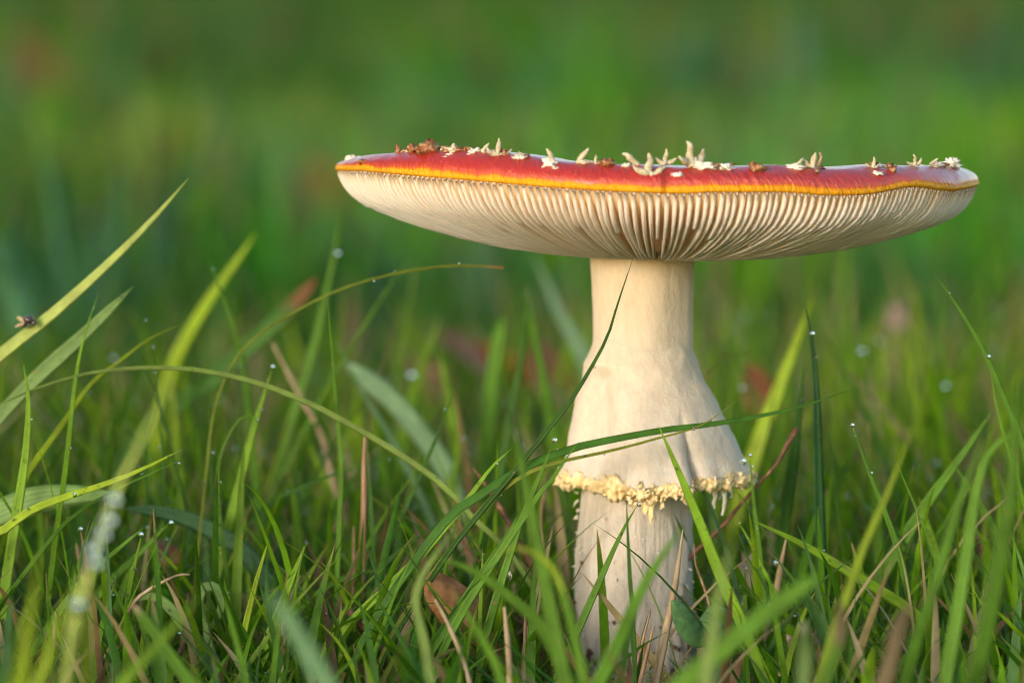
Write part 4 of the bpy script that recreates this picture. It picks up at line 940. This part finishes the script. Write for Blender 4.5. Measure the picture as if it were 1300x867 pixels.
bract('small tan scale right of the brown heap', 578, 193, .94, 11, -.2, 0, (1,1,0))
def crumb(label, px, py, q, r, sc, seed, mat='crumb', amp=.5):
    c = cap_pt(px, py, q); V, F = lump((0,0,0), r*S, seed, (12,9), amp, sc, 2.6)
    o = mesh_obj('bark_crumb', V, F, M[mat]); o.location = c; tag(o, label, 'crumb', 'crumbs lying on the cap')
crumb('dark red-brown heap of crumbs at the cap left', 545, 188, .94, 11, (1.3,1,.75), 1)
crumb('smaller brown crumb left of the dark heap', 523, 190, .94, 6, (1,1,1.1), 2)
crumb('tiny brown point at the left shoulder of the cap', 505, 191, .94, 4, (.8,1,1.3), 3)
crumb('orange-brown flat scrap near the cap left rim', 470, 206, .975, 9, (1.7,.5,.4), 4)
crumb('brown bud left of the large middle star', 771, 208, .94, 7, (1.1,1,.8), 5)
crumb('orange-brown bud right of the cap middle', 960, 215, .955, 8, (1.1,.9,.9), 6)
crumb('small dark red crumb on the right of the cap', 1133, 216, .97, 6, (.9,.7,1), 7)
crumb('brown crumb by the tallest scale', 907, 211, .94, 5, (1.4,1,.7), 8)
crumb('tiny dark speck left of the large middle star', 731, 222, .985, 2.5, (1.2,.6,.8), 9)
gc = random.Random(99)
for mt_, lab_, nn in (('crumb', 'tiny dark red-brown flecks strewn along the top of the cap', 34), ('bract', 'tiny pale flecks strewn along the top of the cap', 22)):
    parts = []
    for k in range(nn):
        px = gc.choice([gc.uniform(500, 690), gc.uniform(470, 1200)]); py = float(np.interp(px, [p[0] for p in TOPL], [p[1] for p in TOPL]))+gc.choice([-1,0,0,1,3,8])
        parts.append(lump(cap_pt(px, py, .935 if py < 213 else .96), gc.uniform(1.6, 4)*S, 50+k, (8,6), .9, (gc.uniform(.8,2.2), 1, gc.uniform(.4,1.3)), 2.4))
    V, F = merge(parts); tag(mesh_obj('litter', V, F, M[mt_]), lab_, 'litter', kind='stuff')
# curved brown stalk on the right of the cap
W3 = [cap_pt(1037, 219, .97), cap_pt(1040, 208, .95), cap_pt(1043, 199, .95), cap_pt(1040, 194, .95)]
V, F = tube(W3, [.0005,.0004,.0004,.0002], 8, 12, .1); b = W3[0]; o = mesh_obj('bud_stalk', [v-b for v in V], F, M['reed']); o.location = b
tag(o, 'small curved red-brown stalk standing on the right of the cap', 'stalk')

# ------------------------------------------------------------------ fly on the pale blade
fc = at(34, 408, -.0015); fly = empty('fly', fc); tag(fly, 'small dark fly with tan wings resting on the pale blade', 'fly')
def fp(x, y, d=0): return at(x, y, -.0015-d)
Rz = Matrix.Rotation(.35, 3, 'Y')
V, F = merge([ellipsoid(fp(36,406,.0006), (7*S,6*S,5.2*S), Rz), ellipsoid(fp(42.5,410,.0004), (3.6*S,4*S,3.8*S), Rz), ellipsoid(fp(29,412,.0003), (6*S,4*S,3.6*S), Matrix.Rotation(-.2,3,'Y'))])
mesh_obj('body', V, F, M['fly_body'], fly)
for pts in ([(33,407),(27,402),(22,401.5),(21,404),(25,408),(31,410)], [(31,409),(24,410.5),(19,414),(19,416),(23,415.5),(30,412.5)]):
    V = []
    for s in (0, 1):
        V += [at(x, y, -.0022+s*.00006-.0004*(k%2)) for k, (x, y) in enumerate(pts)]
    n_ = len(pts); F = [tuple(range(n_)), tuple(range(n_, 2*n_))[::-1]]+[(k, n_+k, n_+(k+1)%n_, (k+1)%n_) for k in range(n_)]
    mesh_obj('wing', V, F, M['wing'], fly, smooth_=False)
for a, b_, c_ in (((34,410),(34,414),(32,417)),((37,410),(38,414),(37,417)),((40,409),(43,413),(43,416)),((38,404),(41,401),(43,401)),((36,403),(38,400),(41,399)),((40,405),(44,403),(46,403))):
    V, F = tube([fp(*a,.0003), fp(*b_,.0008), fp(*c_,-.0006)], [.00011,.00009,.00005], 6, 7); mesh_obj('leg', V, F, M['fly_body'], fly)

# ------------------------------------------------------------------ dew
def drop(label, px, py, Y, r):
    c = at(px, py, Y); V, F = ellipsoid((0,0,0), (r*pxm(Y), r*pxm(Y), r*pxm(Y)*1.08), None, (20,13))
    o = mesh_obj('dew_drop', V, F, M['dew']); o.location = c; tag(o, label, 'dew drop', 'dew drops')
drop('large dew drop hanging from the short blade tip at lower left', 179, 679, -.034, 3.6)
drop('dew drop on the tip of the leaning blade at lower left', 217, 664, -.024, 3.4)
drop('dew drop on the thin blade over the hairy pale leaf', 95, 628, -.032, 3.0)
drop('dew drop hanging under the drooping loop blade left', 102, 672, -.02, 3.2)
drop('dew drop running down near the tip of the blue-green upright blade', 1031, 424, -.004, 3.4)
drop('dew drop on the tip of the straight leaning blade at right', 1082, 540, -.024, 2.6)
drop('dew drop at the fork of the slender bending blade', 1255, 453, -.014, 2.6)
drop('big clear drop resting on the right end of the ring', 943, 586, -.014, 4.4)
drop('dew drop on the tip of the thin blade beside the twig', 952, 578, -.012, 2.2)
drop('big long drop hanging left of the stem among blades', 643, 731, -.03, 7)
drop('round drop at the right of the clover on the sinking blade', 985, 715, -.014, 4)
drop('dew drop on the tip of the blade on the lower stem', 811, 640, -.052, 3)
drop('dew drop on the left end of the ring blade tip', 704, 559, -.062, 3.5)
drop('dew drop at the tip of the bright straight blade left', 346, 466, .018, 2.6)
drop('blurred dew bead on the tall blade left of the cap', 428, 323, .125, 3.5)
drop('blurred dew bead on the bright blade left of the rust leaf', 522, 478, .19, 5)
drop('blurred dew bead on the wide blade at upper right', 1094, 447, .2, 4)
drop('blurred dew bead low in the grass at upper right', 1201, 492, .2, 4)
drop('glowing dew bead highest on the blurred near blade', 143, 638, -.255, 9)
drop('glowing dew bead second from top on the near blade', 137, 664, -.255, 9)
drop('glowing dew bead third from top on the near blade', 129, 682, -.256, 9)
drop('glowing dew bead fourth from top on the near blade', 118, 701, -.256, 9)
drop('glowing dew bead fifth from top on the near blade', 119, 718, -.257, 9)
drop('glowing dew bead lowest on the near blade', 97, 771, -.257, 9)
drop('glowing dew bead on the folded blade at the bottom centre', 527, 765, -.088, 5)
# countless tiny beads on the lawn
parts = []; g = np.random.default_rng(21)
sel = g.choice(len(Cn), min(len(Cn), 6500), replace=False); K_ = Cn.shape[1]
for i in sel:
    k = int(g.integers(3, K_)); c = Cn[i, k]
    if abs(c[0]) > .35 or c[1] < -.25: continue
    parts.append(ellipsoid(c+g.normal(0, .0003, 3), (float(g.uniform(.00010, .00034)*(1 if c[1] < .06 else 1.7)),)*3, None, (9,6)))
gg = random.Random(77)
for H_ in HERO:
    for _ in range(gg.choice([3,6,10,16,24])):
        p = gg.choice(H_)+Vector((gg.gauss(0,.0002), -.0001, gg.gauss(0,.0004))); r = gg.choice([.00008,.00011,.00014,.0002,.0003])*gg.uniform(.8,1.2)
        parts.append(ellipsoid(p, (r,r,r), None, (9,6)))
V, F = merge(parts); tag(mesh_obj('dew', V, F, M['dew']), 'tiny dew beads scattered over the grass', 'dew', kind='stuff')
